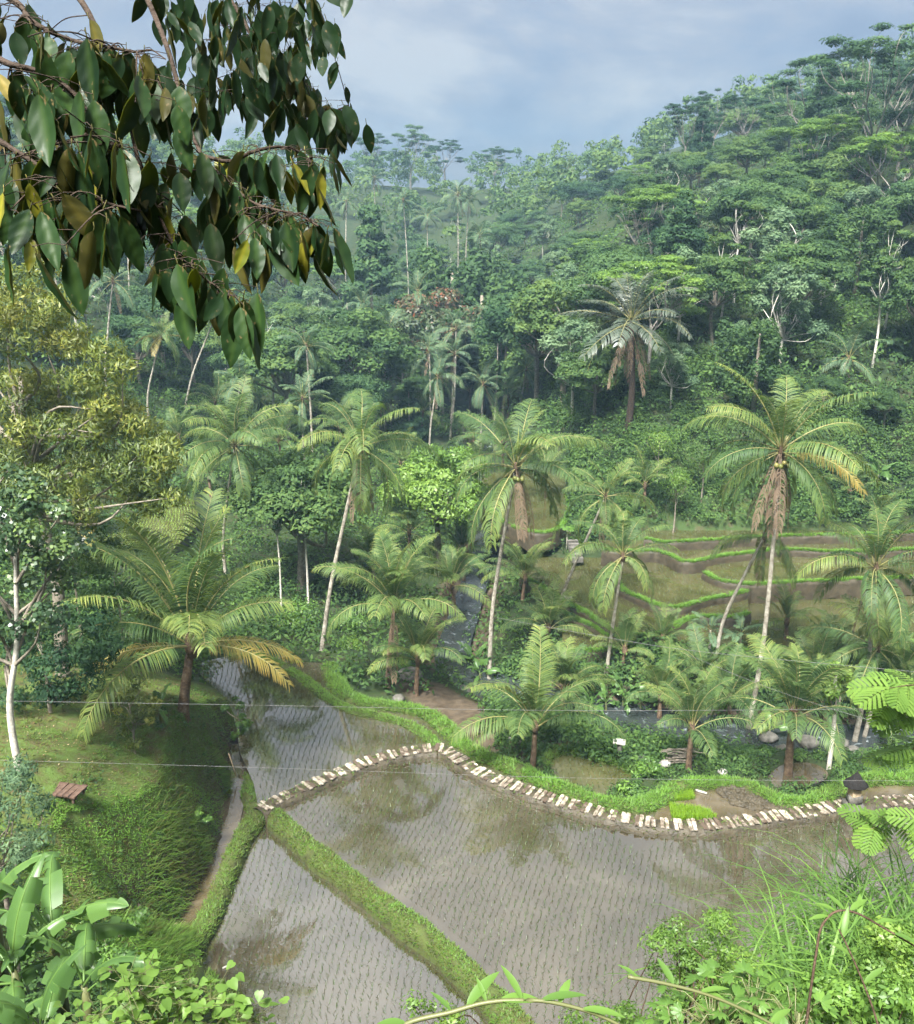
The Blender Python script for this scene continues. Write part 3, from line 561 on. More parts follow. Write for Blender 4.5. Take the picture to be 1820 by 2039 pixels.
def rice(name, pl, z, sp, ang, warp, label, h=.2, wd=.023, k=3, lim=None, skip=.04, mat='rice', tb=.4):
    x0, x1, y0, y1 = pl[:, 0].min(), pl[:, 0].max(), pl[:, 1].min(), pl[:, 1].max()
    if lim: x0, x1, y0, y1 = max(x0, lim[0]), min(x1, lim[1]), max(y0, lim[2]), min(y1, lim[3])
    R_ = math.hypot(x1 - x0, y1 - y0) / 2 + 1; cx, cy = (x0 + x1) / 2, (y0 + y1) / 2
    g = np.arange(-R_, R_, 1.0); a, b = np.meshgrid(np.arange(-R_, R_, sp[0]), np.arange(-R_, R_, sp[1]), indexing='ij'); a = a.ravel() + RNG.normal(0, sp[0] * .07, a.size); b = b.ravel() + RNG.normal(0, sp[1] * .12, b.size)
    a = a + warp * np.sin(b * .22 + .6) + .12 * np.sin(b * .5 + a * .1)
    xx = cx + a * math.cos(ang) - b * math.sin(ang); yy = cy + a * math.sin(ang) + b * math.cos(ang)
    q = inpoly(xx, yy, pl) & (xx > x0) & (xx < x1) & (yy > y0) & (yy < y1); xx, yy = xx[q], yy[q]
    q = (vnoise(xx, yy, .28, 6) > .16) & (RNG.random(len(xx)) > skip); xx, yy = xx[q], yy[q]
    n = len(xx) * k; xx = np.repeat(xx, k) + RNG.normal(0, .012, n); yy = np.repeat(yy, k) + RNG.normal(0, .012, n)
    V_, a4, a3, m_ = blades(np.stack([xx, yy, np.full(n, z - .01)], 1), h * RNG.uniform(.6, 1.2, n), np.full(n, wd), np.abs(RNG.normal(.18, .14, n)), RNG.uniform(0, 6.283, n), bend=.3, seg=1)
    return stuff(name, V_, a4, a3, M[mat], np.repeat(np.clip(tb + RNG.normal(0, .2, n), 0, 1), m_), label)
def inset(pl, d):
    c_ = pl[:, :2].mean(0); v_ = pl[:, :2] - c_; L = np.linalg.norm(v_, axis=1)[:, None]; return np.c_[c_ + v_ * np.maximum(.2, (L - d) / L), pl[:, 2:]]
rice('rice_seedlings', inset(polyA, .7), ZA, (.275, .165), R(-7), .9, 'rows of young rice in the largest paddy', lim=(-12, 24, 23.5, 50), h=.21, wd=.024)
rice('rice_seedlings', inset(polyB, .5), ZB, (.28, .17), R(3), .5, 'rows of young rice in the paddy left of the dike', lim=(-11, 8, 22, 45))
rice('rice_seedlings', inset(polyC, .5), ZC, (.28, .17), R(4), .5, 'rows of young rice in the paddy above the path')
rice('rice_seedlings', polyD, ZD, (.25, .22), R(-25), .3, 'rows of young rice in the narrow strip', skip=.15)
rice('rice_seedlings', polyE, ZE, (.26, .24), R(10), .3, 'young rice in the small dark pond', tb=.55)
for (fr, z, pl), nme in zip(TF, tn): rice('rice_seedlings', pl, z, (.3, .3), R(8), .5, 'young rice on the ' + nme, h=.22, wd=.03, k=2, tb=.55)
rice('rice_seedlings', leftF, 1.6, (.26, .24), R(15), .5, 'rice in the pale paddy behind the yellow-green tree', h=.34, wd=.035, k=3, tb=.95, mat='lime')
for pts, lab in (([(1338, 1560), (1367, 1558), (1383, 1592), (1345, 1596)], 'bright green seedling bed, the smaller one farther back'), ([(1332, 1602), (1370, 1606), (1410, 1614), (1428, 1631), (1340, 1634)], 'bright green seedling bed, the long one along the slab path')):
    pl = poly(pts, ZF)[:, :2]; n = 4200; x0, x1, y0, y1 = pl[:, 0].min(), pl[:, 0].max(), pl[:, 1].min(), pl[:, 1].max(); xx = RNG.uniform(x0, x1, n); yy = RNG.uniform(y0, y1, n); q = inpoly(xx, yy, pl); xx, yy = xx[q], yy[q]; n = len(xx)
    V_, a4, a3, m_ = blades(np.stack([xx, yy, np.full(n, ZF)], 1), RNG.uniform(.16, .27, n), np.full(n, .03), np.abs(RNG.normal(.15, .12, n)), RNG.uniform(0, 6.283, n), bend=.25, seg=1)
    tag(link('seedling_bed', mesh('seedling_bed', V_, [a4, a3], [M['nursery']], tint=np.repeat(RNG.random(n), m_))), lab, kind='stuff')

# ------------------------------------------------------------------ crowns
def leaves(pts, nrm, size, aspect, droop, rng, tint, fold=.18, jit=.3, axis=None):
    n = len(pts); q = rng.normal(size=(n, 3)); nr = nrm + rng.normal(0, jit, (n, 3)); nr /= np.linalg.norm(nr, axis=1)[:, None] + 1e-9
    d = np.cross(nr, q); d /= np.linalg.norm(d, axis=1)[:, None] + 1e-9
    if axis is not None: d = axis + .3 * d
    d[:, 2] -= droop; d /= np.linalg.norm(d, axis=1)[:, None] + 1e-9
    s = np.cross(nr, d); s /= np.linalg.norm(s, axis=1)[:, None] + 1e-9; nr = np.cross(d, s)
    L = size * rng.uniform(.65, 1.3, n)[:, None]; W = L * aspect
    V = np.stack([pts - d * L * .5, pts + s * W * .5 - d * L * .05 - nr * W * fold, pts + d * L * .5, pts - s * W * .5 - d * L * .05 - nr * W * fold], 1).reshape(-1, 3)
    F = np.arange(n * 4).reshape(n, 4)
    return V, F, np.repeat(tint, 4)
def blobleaves(blobs, n, size, aspect=.5, droop=.3, seed=0, shell=.55, tvar=.16, up=.35, low=.35):
    """blobs: (cx,cy,cz,rx,ry,rz,tint)"""
    rng = np.random.default_rng(seed); B = np.array(blobs, float); wgt = (B[:, 3] * B[:, 4] + B[:, 3] * B[:, 5] + B[:, 4] * B[:, 5]); wgt /= wgt.sum()
    k = rng.choice(len(B), n, p=wgt); d = rng.normal(size=(n, 3)); d /= np.linalg.norm(d, axis=1)[:, None]
    fl = (d[:, 2] < -.15) & (rng.random(n) > low); d[fl, 2] *= -1
    r = (shell + (1 - shell) * rng.random(n) ** .6); r += np.where(rng.random(n) < .06, .18, 0)
    p = B[k, :3] + d * r[:, None] * B[k, 3:6]; nr = d.copy(); nr[:, 2] += up
    return leaves(p, nr, size, aspect, droop, rng, np.clip(B[k, 6] + rng.normal(0, tvar, n), 0, 1))
def limbs(mb, base, tips, r0, rng, k=6, t=.5, sag=.0):
    for tp, r1 in tips:
        m_ = (np.asarray(base) * .45 + np.asarray(tp) * .55) + rng.normal(0, .12, 3) * np.linalg.norm(np.asarray(tp) - base); m_[2] += sag
        mb.tube(catmull([base, m_, tp], 4), np.linspace(r0, r1, 9), k, t, cap=False)
PROTO = {}
def tree_proto(kind, seed):
    key = (kind, seed)
    if key in PROTO: return PROTO[key]
    rng = np.random.default_rng(seed * 31 + sum(map(ord, kind))); mb = MB(); bl = []; bark = 'bark'; mat = 'mid'
    if kind in ('broad', 'mid', 'low'):
        H, Rr = {'broad': (13, 4.6), 'mid': (12, 4.2), 'low': (9, 3.4)}[kind]; nb = 46; mat = 'broad' if kind == 'broad' else 'mid'
        for q in range(nb):
            d = rng.normal(size=3); d /= np.linalg.norm(d); d[2] = abs(d[2]) * 1.0 - .35 * rng.random(); rr = rng.uniform(.62, 1.0); s_ = rng.uniform(.75, 1.5) * (Rr / 4.4)
            bl.append((d[0] * Rr * rr, d[1] * Rr * rr, H * .62 + d[2] * H * .34 * rr, s_ * 1.15, s_ * 1.15, s_ * .8, rng.uniform(.25, .75)))
        mb.tube(catmull([(0, 0, -1), (rng.normal(0, .2), rng.normal(0, .2), H * .3), (0, 0, H * .6)], 5), np.linspace(.26, .12, 11), 8)
        limbs(mb, np.array([0, 0, H * .4]), [(np.array(b[:3]), .03) for b in bl[:14]], .13, rng)
        V_, F_, t_ = blobleaves(bl, 12500 if kind != 'low' else 17000, .35 if kind != 'low' else .24, .5, .35, seed)
    elif kind == 'airy':
        H = 11; mat = 'pale'; bark = 'pale_bark'; tips = []
        for q in range(30):
            a = rng.uniform(0, 6.28); rr = rng.uniform(.3, 2.9); z = H * rng.uniform(.42, 1.0) * (1 - .05 * rr); s_ = rng.uniform(.55, 1.0); bl.append((rr * math.cos(a), rr * math.sin(a), z, s_, s_, s_ * 1.15, rng.uniform(.3, .9))); tips.append((np.array([rr * math.cos(a), rr * math.sin(a), z]), .02))
        mb.tube([(0, 0, -1), (.1, 0, H * .3), (0, .1, H * .75)], [.17, .13, .05], 7); limbs(mb, np.array([0.05, 0, H * .36]), tips, .07, rng, 5)
        V_, F_, t_ = blobleaves(bl, 6500, .34, .48, -.25, seed, shell=.3, tvar=.2)
    elif kind in ('umbrella', 'fineumbrella'):
        big = kind == 'umbrella'; H = 18 if big else 12; mat = 'broad' if big else 'lime'; bark = 'grey_bark'; RR = 5.6 if big else 4.4; groups = {}
        for q in range(34 if big else 30):
            a = rng.uniform(0, 6.28); rr = RR * math.sqrt(rng.uniform(.02, 1)); z = (H * rng.uniform(.80, .98) - .055 * rr ** 2) if rng.random() < .75 else H * rng.uniform(.52, .74); s_ = rng.uniform(.6, 1.35) * (1 if big else .95)
            bl.append((rr * math.cos(a), rr * math.sin(a), z, s_ * 1.2, s_ * 1.2, s_ * .42, rng.uniform(.2, .7))); groups.setdefault(int(a / 6.2832 * 6), []).append(np.array([rr * math.cos(a), rr * math.sin(a), z - .15]))
        mb.tube(catmull([(0, 0, -1), (.25, .1, H * .22), (0, 0, H * .42)], 5), np.linspace(.27, .17, 11) * H / 18 * 1.1, 8)
        for gi, tl in groups.items():
            m_ = np.mean(tl, axis=0); st = np.array([0, 0, H * rng.uniform(.32, .42)]); kn = st * .45 + m_ * .55 + np.array([0, 0, -H * .04]); l = catmull([st, st * .6 + kn * .4 + rng.normal(0, .2, 3), kn], 5); mb.tube(l, np.linspace(.115, .06, len(l)) * H / 18, 6, cap=False)
            limbs(mb, kn, [(t_, .012) for t_ in tl], .05 * H / 18, rng, 5)
        V_, F_, t_ = blobleaves(bl, 9500, .32 if big else .27, .5, .15, seed, shell=.15, up=1.0, low=.5)
    elif kind == 'cone':
        H = 14; mat = 'broad'
        for q in range(54):
            f = rng.random(); z = H * (.16 + .84 * f); rr = 3.0 * (1 - f) ** .75 + .25; a = rng.uniform(0, 6.28); s_ = rng.uniform(.6, 1.1) * (1.25 - .6 * f); bl.append((rr * .8 * math.cos(a), rr * .8 * math.sin(a), z, s_, s_, s_ * .9, rng.uniform(.2, .6)))
        mb.tube([(0, 0, -1), (0, 0, H * .5), (0, 0, H * .9)], [.26, .15, .04], 7)
        V_, F_, t_ = blobleaves(bl, 9000, .4, .5, .35, seed)
    elif kind == 'vine':
        H = 12; mat = 'mid'
        for q in range(42):
            a = rng.uniform(0, 6.28); rr = rng.uniform(.6, 3.4); z = H * rng.uniform(.3, .95) * (1 - .06 * rr); s_ = rng.uniform(.55, 1.0); bl.append((rr * math.cos(a), rr * math.sin(a), z, s_, s_, s_ * rng.uniform(1.2, 2.6), rng.uniform(.15, .6)))
        mb.tube([(0, 0, -1), (0, 0, H * .5), (0, 0, H * .8)], [.26, .18, .08], 7)
        V_, F_, t_ = blobleaves(bl, 9500, .36, .55, .6, seed, low=.8)
    elif kind == 'slim':
        H = 15; mat = 'mid'; bark = 'pale_bark'; tips = []
        for q in range(20):
            a = rng.uniform(0, 6.28); rr = rng.uniform(.2, 2.2); z = H * rng.uniform(.62, 1.0) - .1 * rr; s_ = rng.uniform(.5, .95); bl.append((rr * math.cos(a), rr * math.sin(a), z, s_, s_, s_ * .7, rng.uniform(.3, .8))); tips.append((np.array([rr * math.cos(a), rr * math.sin(a), z]), .02))
        mb.tube(catmull([(0, 0, -1), (.25, .1, H * .35), (-.1, 0, H * .7)], 5), np.linspace(.17, .09, 11), 7); limbs(mb, np.array([0, 0, H * .6]), tips, .06, rng, 5)
        V_, F_, t_ = blobleaves(bl, 4200, .36, .5, .3, seed, shell=.3)
    elif kind == 'bush':
        H = 3; mat = 'mid'
        for q in range(16):
            a = rng.uniform(0, 6.28); rr = rng.uniform(0, 1.3); z = rng.uniform(.5, 2.3) * (1 - .2 * rr); s_ = rng.uniform(.4, .8); bl.append((rr * math.cos(a), rr * math.sin(a), z, s_, s_, s_ * .8, rng.uniform(.25, .75)))
        limbs(mb, np.array([0, 0, -.3]), [(np.array(b[:3]), .01) for b in bl[:8]], .05, rng, 5)
        V_, F_, t_ = blobleaves(bl, 2600, .22, .5, .3, seed, shell=.4)
    PROTO[key] = (mb.data('trunk', [M[bark]]), mesh('crown', V_, F_, [M[mat]], tint=t_), H)
    return PROTO[key]
def add_tree(kind, seed, loc, h, rz, label, group=None, name=None, cat='tree', sx=1.0, crownmat=None):
    tr, cr, H = tree_proto(kind, seed); s_ = h / H
    o = empty(name or 'tree', loc, rz); o.scale = (s_ * sx, s_ * sx, s_)
    link('trunk', tr, o); c_ = link('crown', cr, o)
    if crownmat:
        c_.material_slots[0].link = 'OBJECT'; c_.material_slots[0].material = M[crownmat]
    tag(o, label, cat, group); return o

# ------------------------------------------------------------------ palms
def frond_mesh(L, el0, droop, hang, n=80, lmax=.98, wd=.05, seed=0, mats=None, ragged=.12, first=.16, stiff=False, fwd=.75, name='frond'):
    rng = np.random.default_rng(seed + 1000); s = np.linspace(0, 1, 25); ang = el0 - droop * s ** 1.5
    dx = np.cos(ang) * L / 24; dz = np.sin(ang) * L / 24; twist = rng.normal(0, .05)
    px = np.r_[0, np.cumsum(dx[:-1])]; pz = np.r_[0, np.cumsum(dz[:-1])]; py = twist * px ** 2 / L
    pts = np.stack([px, py, pz], 1); mb = MB()
    mb.tube(pts, np.linspace(.038, .006, 25) * (L / 4.5), 5, .6)
    nr = mb.n; nrf = sum(len(f) for f in mb.f4) + sum(len(f) for f in mb.f3)
    T = np.gradient(pts, axis=0); T /= np.linalg.norm(T, axis=1)[:, None]
    ss = np.tile(np.linspace(first, .995, n), 2) + rng.normal(0, .004, 2 * n); ss = np.clip(ss, first, 1); sg = np.repeat([-1., 1.], n); keep = rng.random(2 * n) > ragged; ss, sg = ss[keep], sg[keep]; m = len(ss)
    b = np.stack([np.interp(ss, s, pts[:, k]) for k in range(3)], 1); t = np.stack([np.interp(ss, s, T[:, k]) for k in range(3)], 1); t /= np.linalg.norm(t, axis=1)[:, None]
    side = np.cross(t, np.array([0, 0, 1.]) + .001); side /= np.linalg.norm(side, axis=1)[:, None] + 1e-9; upn = np.cross(side, t); side *= -sg[:, None]
    side *= -1
    ll = lmax * (L / 4.5) * (.42 + .58 * np.sin(np.clip((ss - .05) / .75, 0, 1) * math.pi * .5 + .35)) * np.where(ss > .62, 1 - .62 * ((ss - .62) / .38) ** 1.3, 1) * rng.uniform(.88, 1.1, m)
    f_ = fwd * (.75 + .5 * ss); lift = (.30 if not stiff else .12) * (1 - ss * .4)
    d0 = side + t * f_[:, None] + upn * (lift * rng.uniform(.6, 1.4, m))[:, None]; d0 /= np.linalg.norm(d0, axis=1)[:, None]
    g = np.array([0, 0, -1.]); hg = hang * rng.uniform(.7, 1.3, m)
    d1 = d0 + g * hg[:, None] * .9; d1 /= np.linalg.norm(d1, axis=1)[:, None]; d2 = d0 + g * hg[:, None] * 2.6; d2 /= np.linalg.norm(d2, axis=1)[:, None]
    p1 = b + d0 * (ll * .32)[:, None]; p2 = p1 + d1 * (ll * .36)[:, None]; p3 = p2 + d2 * (ll * .32)[:, None]
    wv = np.cross(d0, upn); wv /= np.linalg.norm(wv, axis=1)[:, None] + 1e-9; wv = wv * .8 + upn * .45 * sg[:, None] * 0 + t * .2; wv /= np.linalg.norm(wv, axis=1)[:, None]; W = wd * (L / 4.5) * rng.uniform(.8, 1.15, m)[:, None]
    V = np.stack([b - wv * W * .3, b + wv * W * .3, p1 - wv * W * .5, p1 + wv * W * .5, p2 - wv * W * .42, p2 + wv * W * .42, p3], 1).reshape(-1, 3); o = np.arange(m)[:, None] * 7
    F4 = np.concatenate([o + np.array([[0, 1, 3, 2]]), o + np.array([[2, 3, 5, 4]])]); F3 = o + np.array([[4, 5, 6]])
    tv = np.clip(.42 + .1 * rng.normal(size=m) + .18 * (ss - .5), 0, 1); tv = np.stack([tv, tv, tv, tv, tv + .06, tv + .06, tv + .22], 1).ravel()
    mb.add2(V, F4, F3, tv)
    v = np.vstack(mb.v); F4 = np.vstack(mb.f4); F3 = np.vstack(mb.f3); r4 = len(mb.f4[0]); r3 = len(mb.f3[0])
    mi = np.r_[np.zeros(r4), np.ones(len(F4) - r4), np.zeros(r3), np.ones(len(F3) - r3)]
    return mesh(name, v, [F4, F3], mats, tint=np.concatenate(mb.t), mi=mi)
LIB = {}
def fronds(style, el, var):
    """a frond for the launch angle el in degrees"""
    key = (style, el, var)
    if key in LIB: return LIB[key]
    sd_ = hash((el, var)) % 997 + {'tall': 0, 'young': 50, 'dead': 90, 'gold': 120, 'sugar': 150, 'far': 200, 'areca': 260, 'sugardead': 300}[style]
    if style in ('tall', 'far'): a = dict(droop=R(38 + 34 * math.cos(R(max(el, 0))) + 14 * var), hang=.35 + 1.1 * sstep(78, 15, el), n=68, lmax=1.06, fwd=.55, wd=.046, ragged=.16)
    elif style == 'young': a = dict(droop=R(36 + 44 * math.cos(R(el)) + 16 * var), hang=.28 + .75 * sstep(80, 25, el), n=76, lmax=1.0, wd=.044, ragged=.2, fwd=.65)
    elif style == 'gold': a = dict(droop=R(55 + 10 * var), hang=.7, n=70, ragged=.2)
    elif style == 'dead': a = dict(droop=R(10 + 10 * var), hang=1.6, n=44, ragged=.3, lmax=.75)
    elif style == 'sugar': a = dict(droop=R(40 + 14 * var), hang=.35, n=44, lmax=1.05, wd=.06, stiff=True, ragged=.25, fwd=.6)
    elif style == 'sugardead': a = dict(droop=R(16), hang=.9, n=46, lmax=.6, wd=.05, ragged=.35)
    elif style == 'areca': a = dict(droop=R(60), hang=.6, n=34, lmax=1.2, wd=.12)
    mat = {'tall': 'frond', 'young': 'frond', 'far': 'frond_far', 'dead': 'frond_dead', 'gold': 'frond_gold', 'sugar': 'sugar', 'areca': 'frond_far', 'sugardead': 'frond_dead'}[style]
    LIB[key] = frond_mesh(4.5, R(el), seed=sd_ * 7 + var, mats=[M['rachis'] if 'dead' not in style else M['frond_dead'], M[mat]], **a); return LIB[key]
nut_mb = MB()
def ico(r, squash=1.0, seed=0, jit=0, sub=1):
    bm = bmesh.new(); bmesh.ops.create_icosphere(bm, subdivisions=sub, radius=r); v = np.array([p.co for p in bm.verts]); f = np.array([[q.index for q in g.verts] for g in bm.faces]); bm.free()
    rg = np.random.default_rng(seed); v = v * (1 + rg.normal(0, jit, (len(v), 1))); v[:, 2] *= squash; return v, f
_v, _f = ico(.16, 1.15); nut_mb.add(_v, _f); NUT = nut_mb.data('coconut', [M['coconut']])
SPEAR = MB(); SPEAR.tube([(0, 0, 0), (.03, 0, .9), (.0, .05, 1.9)], [.06, .05, .008], 6, .7); SPEAR = SPEAR.data('spear', [M['frond']])
hb = MB(); hb.tube([(0, 0, -.55), (0, 0, -.1), (0, 0, .35), (0, 0, .6)], [.17, .25, .2, .08], 9); HEART = hb.data('crown_shaft', [M['brown_trunk']])
def palm(label, base, crown, L, style='tall', n=20, dead=0, gold=0, nuts=0, trunk=.15, seed=0, gaz=None, name='coconut_palm', group=None, lean=0, emax=82, emin=-42, mat='palm_trunk', heart=True, cat='palm'):
    rng = np.random.default_rng(seed + 77); base = np.asarray(base, float); crown = np.asarray(crown, float); o = empty(name, base); tag(o, label, cat, group)
    c = crown - base; h = np.linalg.norm(c); mb = MB()
    bow = np.array([rng.normal(0, .025), rng.normal(0, .02), 0]) * h - c * np.array([.12, .12, 0])
    pts = catmull([np.array([0, 0, -.5]) - c * np.array([.02, .02, 0]), c * .33 + bow * .9, c * .68 + bow * .6, c], 7); s_ = np.linspace(0, 1, len(pts))
    mb.tube(pts, trunk * (1 - .38 * s_ + .55 * np.exp(-s_ * 22)) * (1 + rng.normal(0, .02, len(pts))), 9)
    mb.build('trunk', M[mat], o)
    if heart: link('crown_shaft', HEART, o, c, scale=trunk / .16 * .72)
    az = rng.uniform(0, 6.28)
    for k in range(n):
        f = (k + .5) / n; el = emax - (emax - emin) * f ** (1.3 if style == 'young' else 1.25) + rng.normal(0, 8); elb = int(round(max(-60, min(85, el)) / 14.0) * 14); az += 2.39996 + rng.normal(0, .32)
        sc = 1.08 * L / 4.5 * (.72 + .28 * min(1, f * 4)) * rng.uniform(.78, 1.12)
        link('frond', fronds(style, elb, int(rng.integers(3))), o, c + np.array([.08 * math.cos(az), .08 * math.sin(az), .25 - .35 * f]), (rng.normal(0, .16), rng.normal(0, .07), az), sc)
    for k in range(gold):
        az += 2.4; link('yellow_frond', fronds('gold', 8 if gaz else int(rng.choice([-10, 8])), int(rng.integers(2))), o, c - np.array([0, 0, .1]), (0, 0, R(gaz[k]) if gaz else az), L / 4.5 * (.8 if gaz else 1))
    for k in range(dead):
        az += 2.0 + rng.normal(0, .3); link('dead_frond', fronds('dead', int(rng.choice([-78, -66])), int(rng.integers(2))), o, c + np.array([.15 * math.cos(az), .15 * math.sin(az), -.15]), (0, 0, az), L / 4.5 * rng.uniform(.75, .95))
    link('spear', SPEAR, o, c + np.array([0, 0, .3]), (0, .06, 0), L / 4.5)
    for k in range(nuts):
        a = rng.uniform(0, 6.28); link('coconut', NUT, o, c + np.array([.42 * math.cos(a), .42 * math.sin(a), -.3 - .5 * rng.random()]), (rng.normal(0, .4), 0, a))
    return o
def bc(bu, bv, cu, cv, dY=0.0, z=None):                        # a foot and a crown seen in the photograph
    b = P(bu, bv, z) if z is not None else hit(bu, bv); 
    return b, PY(cu, cv, b[1] + dY)
def zgrab(p): return np.array([p[0], p[1], zat(p[0], p[1])])
PL = [
 # label, base px, crown px, L, kw
 ('tall coconut palm leaning right from the end of the narrow strip', (640, 1298, 718, 890), 5.0, dict(nuts=9, dead=3)),
 ('tall central coconut palm hung with green coconuts', (975, 1368, 1027, 932), 5.3, dict(nuts=14, dead=5, n=21)),
 ('tall coconut palm with a long brown skirt right of centre', (1488, 1462, 1555, 898), 5.2, dict(nuts=8, dead=8, n=22, gold=1)),
 ('coconut palm with a slender trunk near the right edge', (1698, 1488, 1744, 1132), 4.3, dict(nuts=6, dead=2, n=19)),
 ('round-headed coconut palm standing before the kite shaped terrace', (1206, 1345, 1240, 1108), 4.0, dict(nuts=4, n=15, emin=-50)),
 ('strongly leaning coconut palm over the left end of the terraces', (1105, 1222, 1206, 990), 3.9, dict(nuts=3, n=15, dead=2)),
 ('leaning palm partly hidden behind the skirted palm', (1425, 1318, 1522, 1070), 3.3, dict(n=13, dead=3, nuts=3)),
 ('coconut palm behind the knoll palm with pale spreading fronds', (455, 1180, 468, 888), 5.3, dict(nuts=4, n=20, dead=1)),
 ('dark palm low behind the slender palm at the right edge', (1716, 1478, 1748, 1292), 4.0, dict(n=15, nuts=2)),
 ('yellowish tall palm beyond the yellow-green tree', (298, 852, 322, 668), 3.4, dict(n=15, gold=4)),
 ('tall palm with a slanting trunk beneath the overhanging leaves', (368, 815, 434, 618), 3.6, dict(n=15)),
]
for k, (lab, (a, b, c_, d), L, kw) in enumerate(PL):
    bs, cr = bc(a, b, c_, d); palm(lab, bs, cr, L, 'tall', seed=k, trunk=.155 if k < 4 else .13, group='tall coconut palms', **{**dict(n=18), **kw, 'n': kw.get('n', 18) + 1})
YP = [
 ('large young palm on the lawn edge with long arching fronds', (362, 1415, 380, 1282), 6.3, dict(n=17, gold=3, gaz=(-8, 14, 195), emin=28, trunk=.26)),
 ('young palm with many upright fronds behind the small palm by the strip', (772, 1368, 785, 1208), 4.9, dict(n=17, dead=1)),
 ('small young palm standing by the brown earth path', (828, 1388, 832, 1312), 3.6, dict(n=13)),
 ('squat young palm on the green bank above the slab path', (1060, 1530, 1066, 1446), 4.5, dict(n=15)),
 ('small young palm beside the stacked sticks', (1371, 1538, 1377, 1452), 3.2, dict(n=12)),
 ('stout young palm at the brown pond near the river', (1570, 1556, 1579, 1428), 4.3, dict(n=14, gold=1, trunk=.24)),
 ('young palm with stiff upright fronds between the trunks', (1398, 1400, 1402, 1345), 3.0, dict(n=8, emin=45)),
 ('little palm standing in the olive terrace', (1565, 1284, 1567, 1236), 2.8, dict(n=9)),
 ('young palm under the leaning coconut trunk', (1086, 1290, 1092, 1252), 3.4, dict(n=12)),
 ('young palm left of the river bend', (815, 1130, 815, 1060), 3.8, dict(n=14)),
 ('young palm right of the river bend behind the upright fronds', (924, 1165, 922, 1098), 3.8, dict(n=14)),
 ('young palm farther up the river behind the round yellow-green tree', (885, 1040, 882, 985), 3.4, dict(n=12)),
 ('small palm at the back of the terraces below the bushy slope', (1282, 1015, 1284, 968), 3.0, dict(n=11)),
 ('dark little palm in the shade in front of the terraces', (1316, 1310, 1318, 1275), 2.4, dict(n=10)),
 ('small shaded palm beside the round-headed palm foot', (1238, 1330, 1244, 1296), 2.6, dict(n=10)),
 ('palm with an orange dying frond inside the left tree', (150, 1130, 160, 1000), 4.4, dict(n=12, gold=2, dead=1)),
 ('young palm pair member left of the pale spreading palm', (352, 905, 356, 872), 3.4, dict(n=12)),
 ('small palm at the upper right edge of the terraces', (1694, 1010, 1692, 978), 2.8, dict(n=10)),
 ('young yellowish palm behind the slender right palm', (1752, 1060, 1750, 1030), 2.8, dict(n=10, gold=2)),
 ('young palm at the far side of the river above the coconut-laden palm', (945, 900, 942, 868), 3.4, dict(n=11)),
 ('broad young palm in front of the far palms', (650, 775, 652, 742), 3.6, dict(n=12)),
 ('young palm just behind the leaning tall palm', (752, 800, 752, 745), 3.6, dict(n=12)),
 ('palm rising behind the bushy tree left of the leaning trunk', (560, 960, 556, 880), 3.8, dict(n=13)),
 ('palm in the thicket between the two front tall palms', (800, 1000, 798, 925), 3.8, dict(n=13)),
 ('palm half hidden behind the leaning tall palm crown', (672, 930, 676, 850), 3.8, dict(n=13)),
 ('palm between the round yellow-green tree and the central palm', (945, 1010, 950, 930), 3.6, dict(n=13)),
 ('palm over the stream behind the central palm crown', (1000, 960, 1002, 880), 3.6, dict(n=12)),
 ('palm in the gap left of the central palm trunk', (905, 1235, 900, 1165), 3.8, dict(n=14)),
 ('palm right of the central palm trunk above the stream', (1040, 1215, 1046, 1150), 3.6, dict(n=13)),
 ('palm beside the far terrace behind the coconuts', (1085, 1010, 1086, 950), 3.4, dict(n=12)),
 ('low palm filling the stream side left of the bend', (745, 1175, 742, 1120), 3.6, dict(n=13)),
 ('palm in the shade between the slender right palms', (1650, 1350, 1652, 1310), 3.2, dict(n=12)),
 ('palm behind the stout young palm', (1620, 1400, 1622, 1345), 3.4, dict(n=12)),
 ('low palm at the right edge by the river', (1790, 1400, 1792, 1350), 3.4, dict(n=12)),
 ('grey young palm left of the far group', (760, 860, 760, 800), 3.6, dict(n=12)),
 ('grey young palm before the far group', (840, 880, 842, 820), 3.4, dict(n=12)),
 ('palm at the foot of the far group', (935, 830, 936, 780), 3.6, dict(n=12)),
 ('palm beyond the river above the round tree', (1010, 840, 1012, 790), 3.4, dict(n=11)),
 ('palm on the stream bank left of the riverside bananas', (1118, 1425, 1122, 1372), 3.2, dict(n=12)),
 ('palm on the stream bank right of the riverside bananas', (1312, 1440, 1316, 1385), 3.2, dict(n=12)),
 ('palm at the rapids left of the skirted trunk', (1455, 1450, 1452, 1392), 3.2, dict(n=12)),
 ('palm at the rapids right of the stout palm', (1640, 1462, 1642, 1405), 3.2, dict(n=11)),
 ('palm at the rapids between the slender trunks and the right edge', (1765, 1462, 1768, 1405), 3.4, dict(n=12)),
 ('palm left of the young palm pair', (430, 860, 428, 800), 3.6, dict(n=12)),
 ('palm at the corner of the pale paddy', (420, 1000, 416, 950), 3.4, dict(n=11)),
]
for k, (lab, (a, b, c_, d), L, kw) in enumerate(YP):
    bs, cr = bc(a, b, c_, d); palm(lab, bs, cr, L, 'young', seed=100 + k, mat='brown_trunk', group='young palms', **{**dict(emax=88, emin=30, trunk=.17), **kw, 'n': int(kw.get('n', 13) * 1.25)})
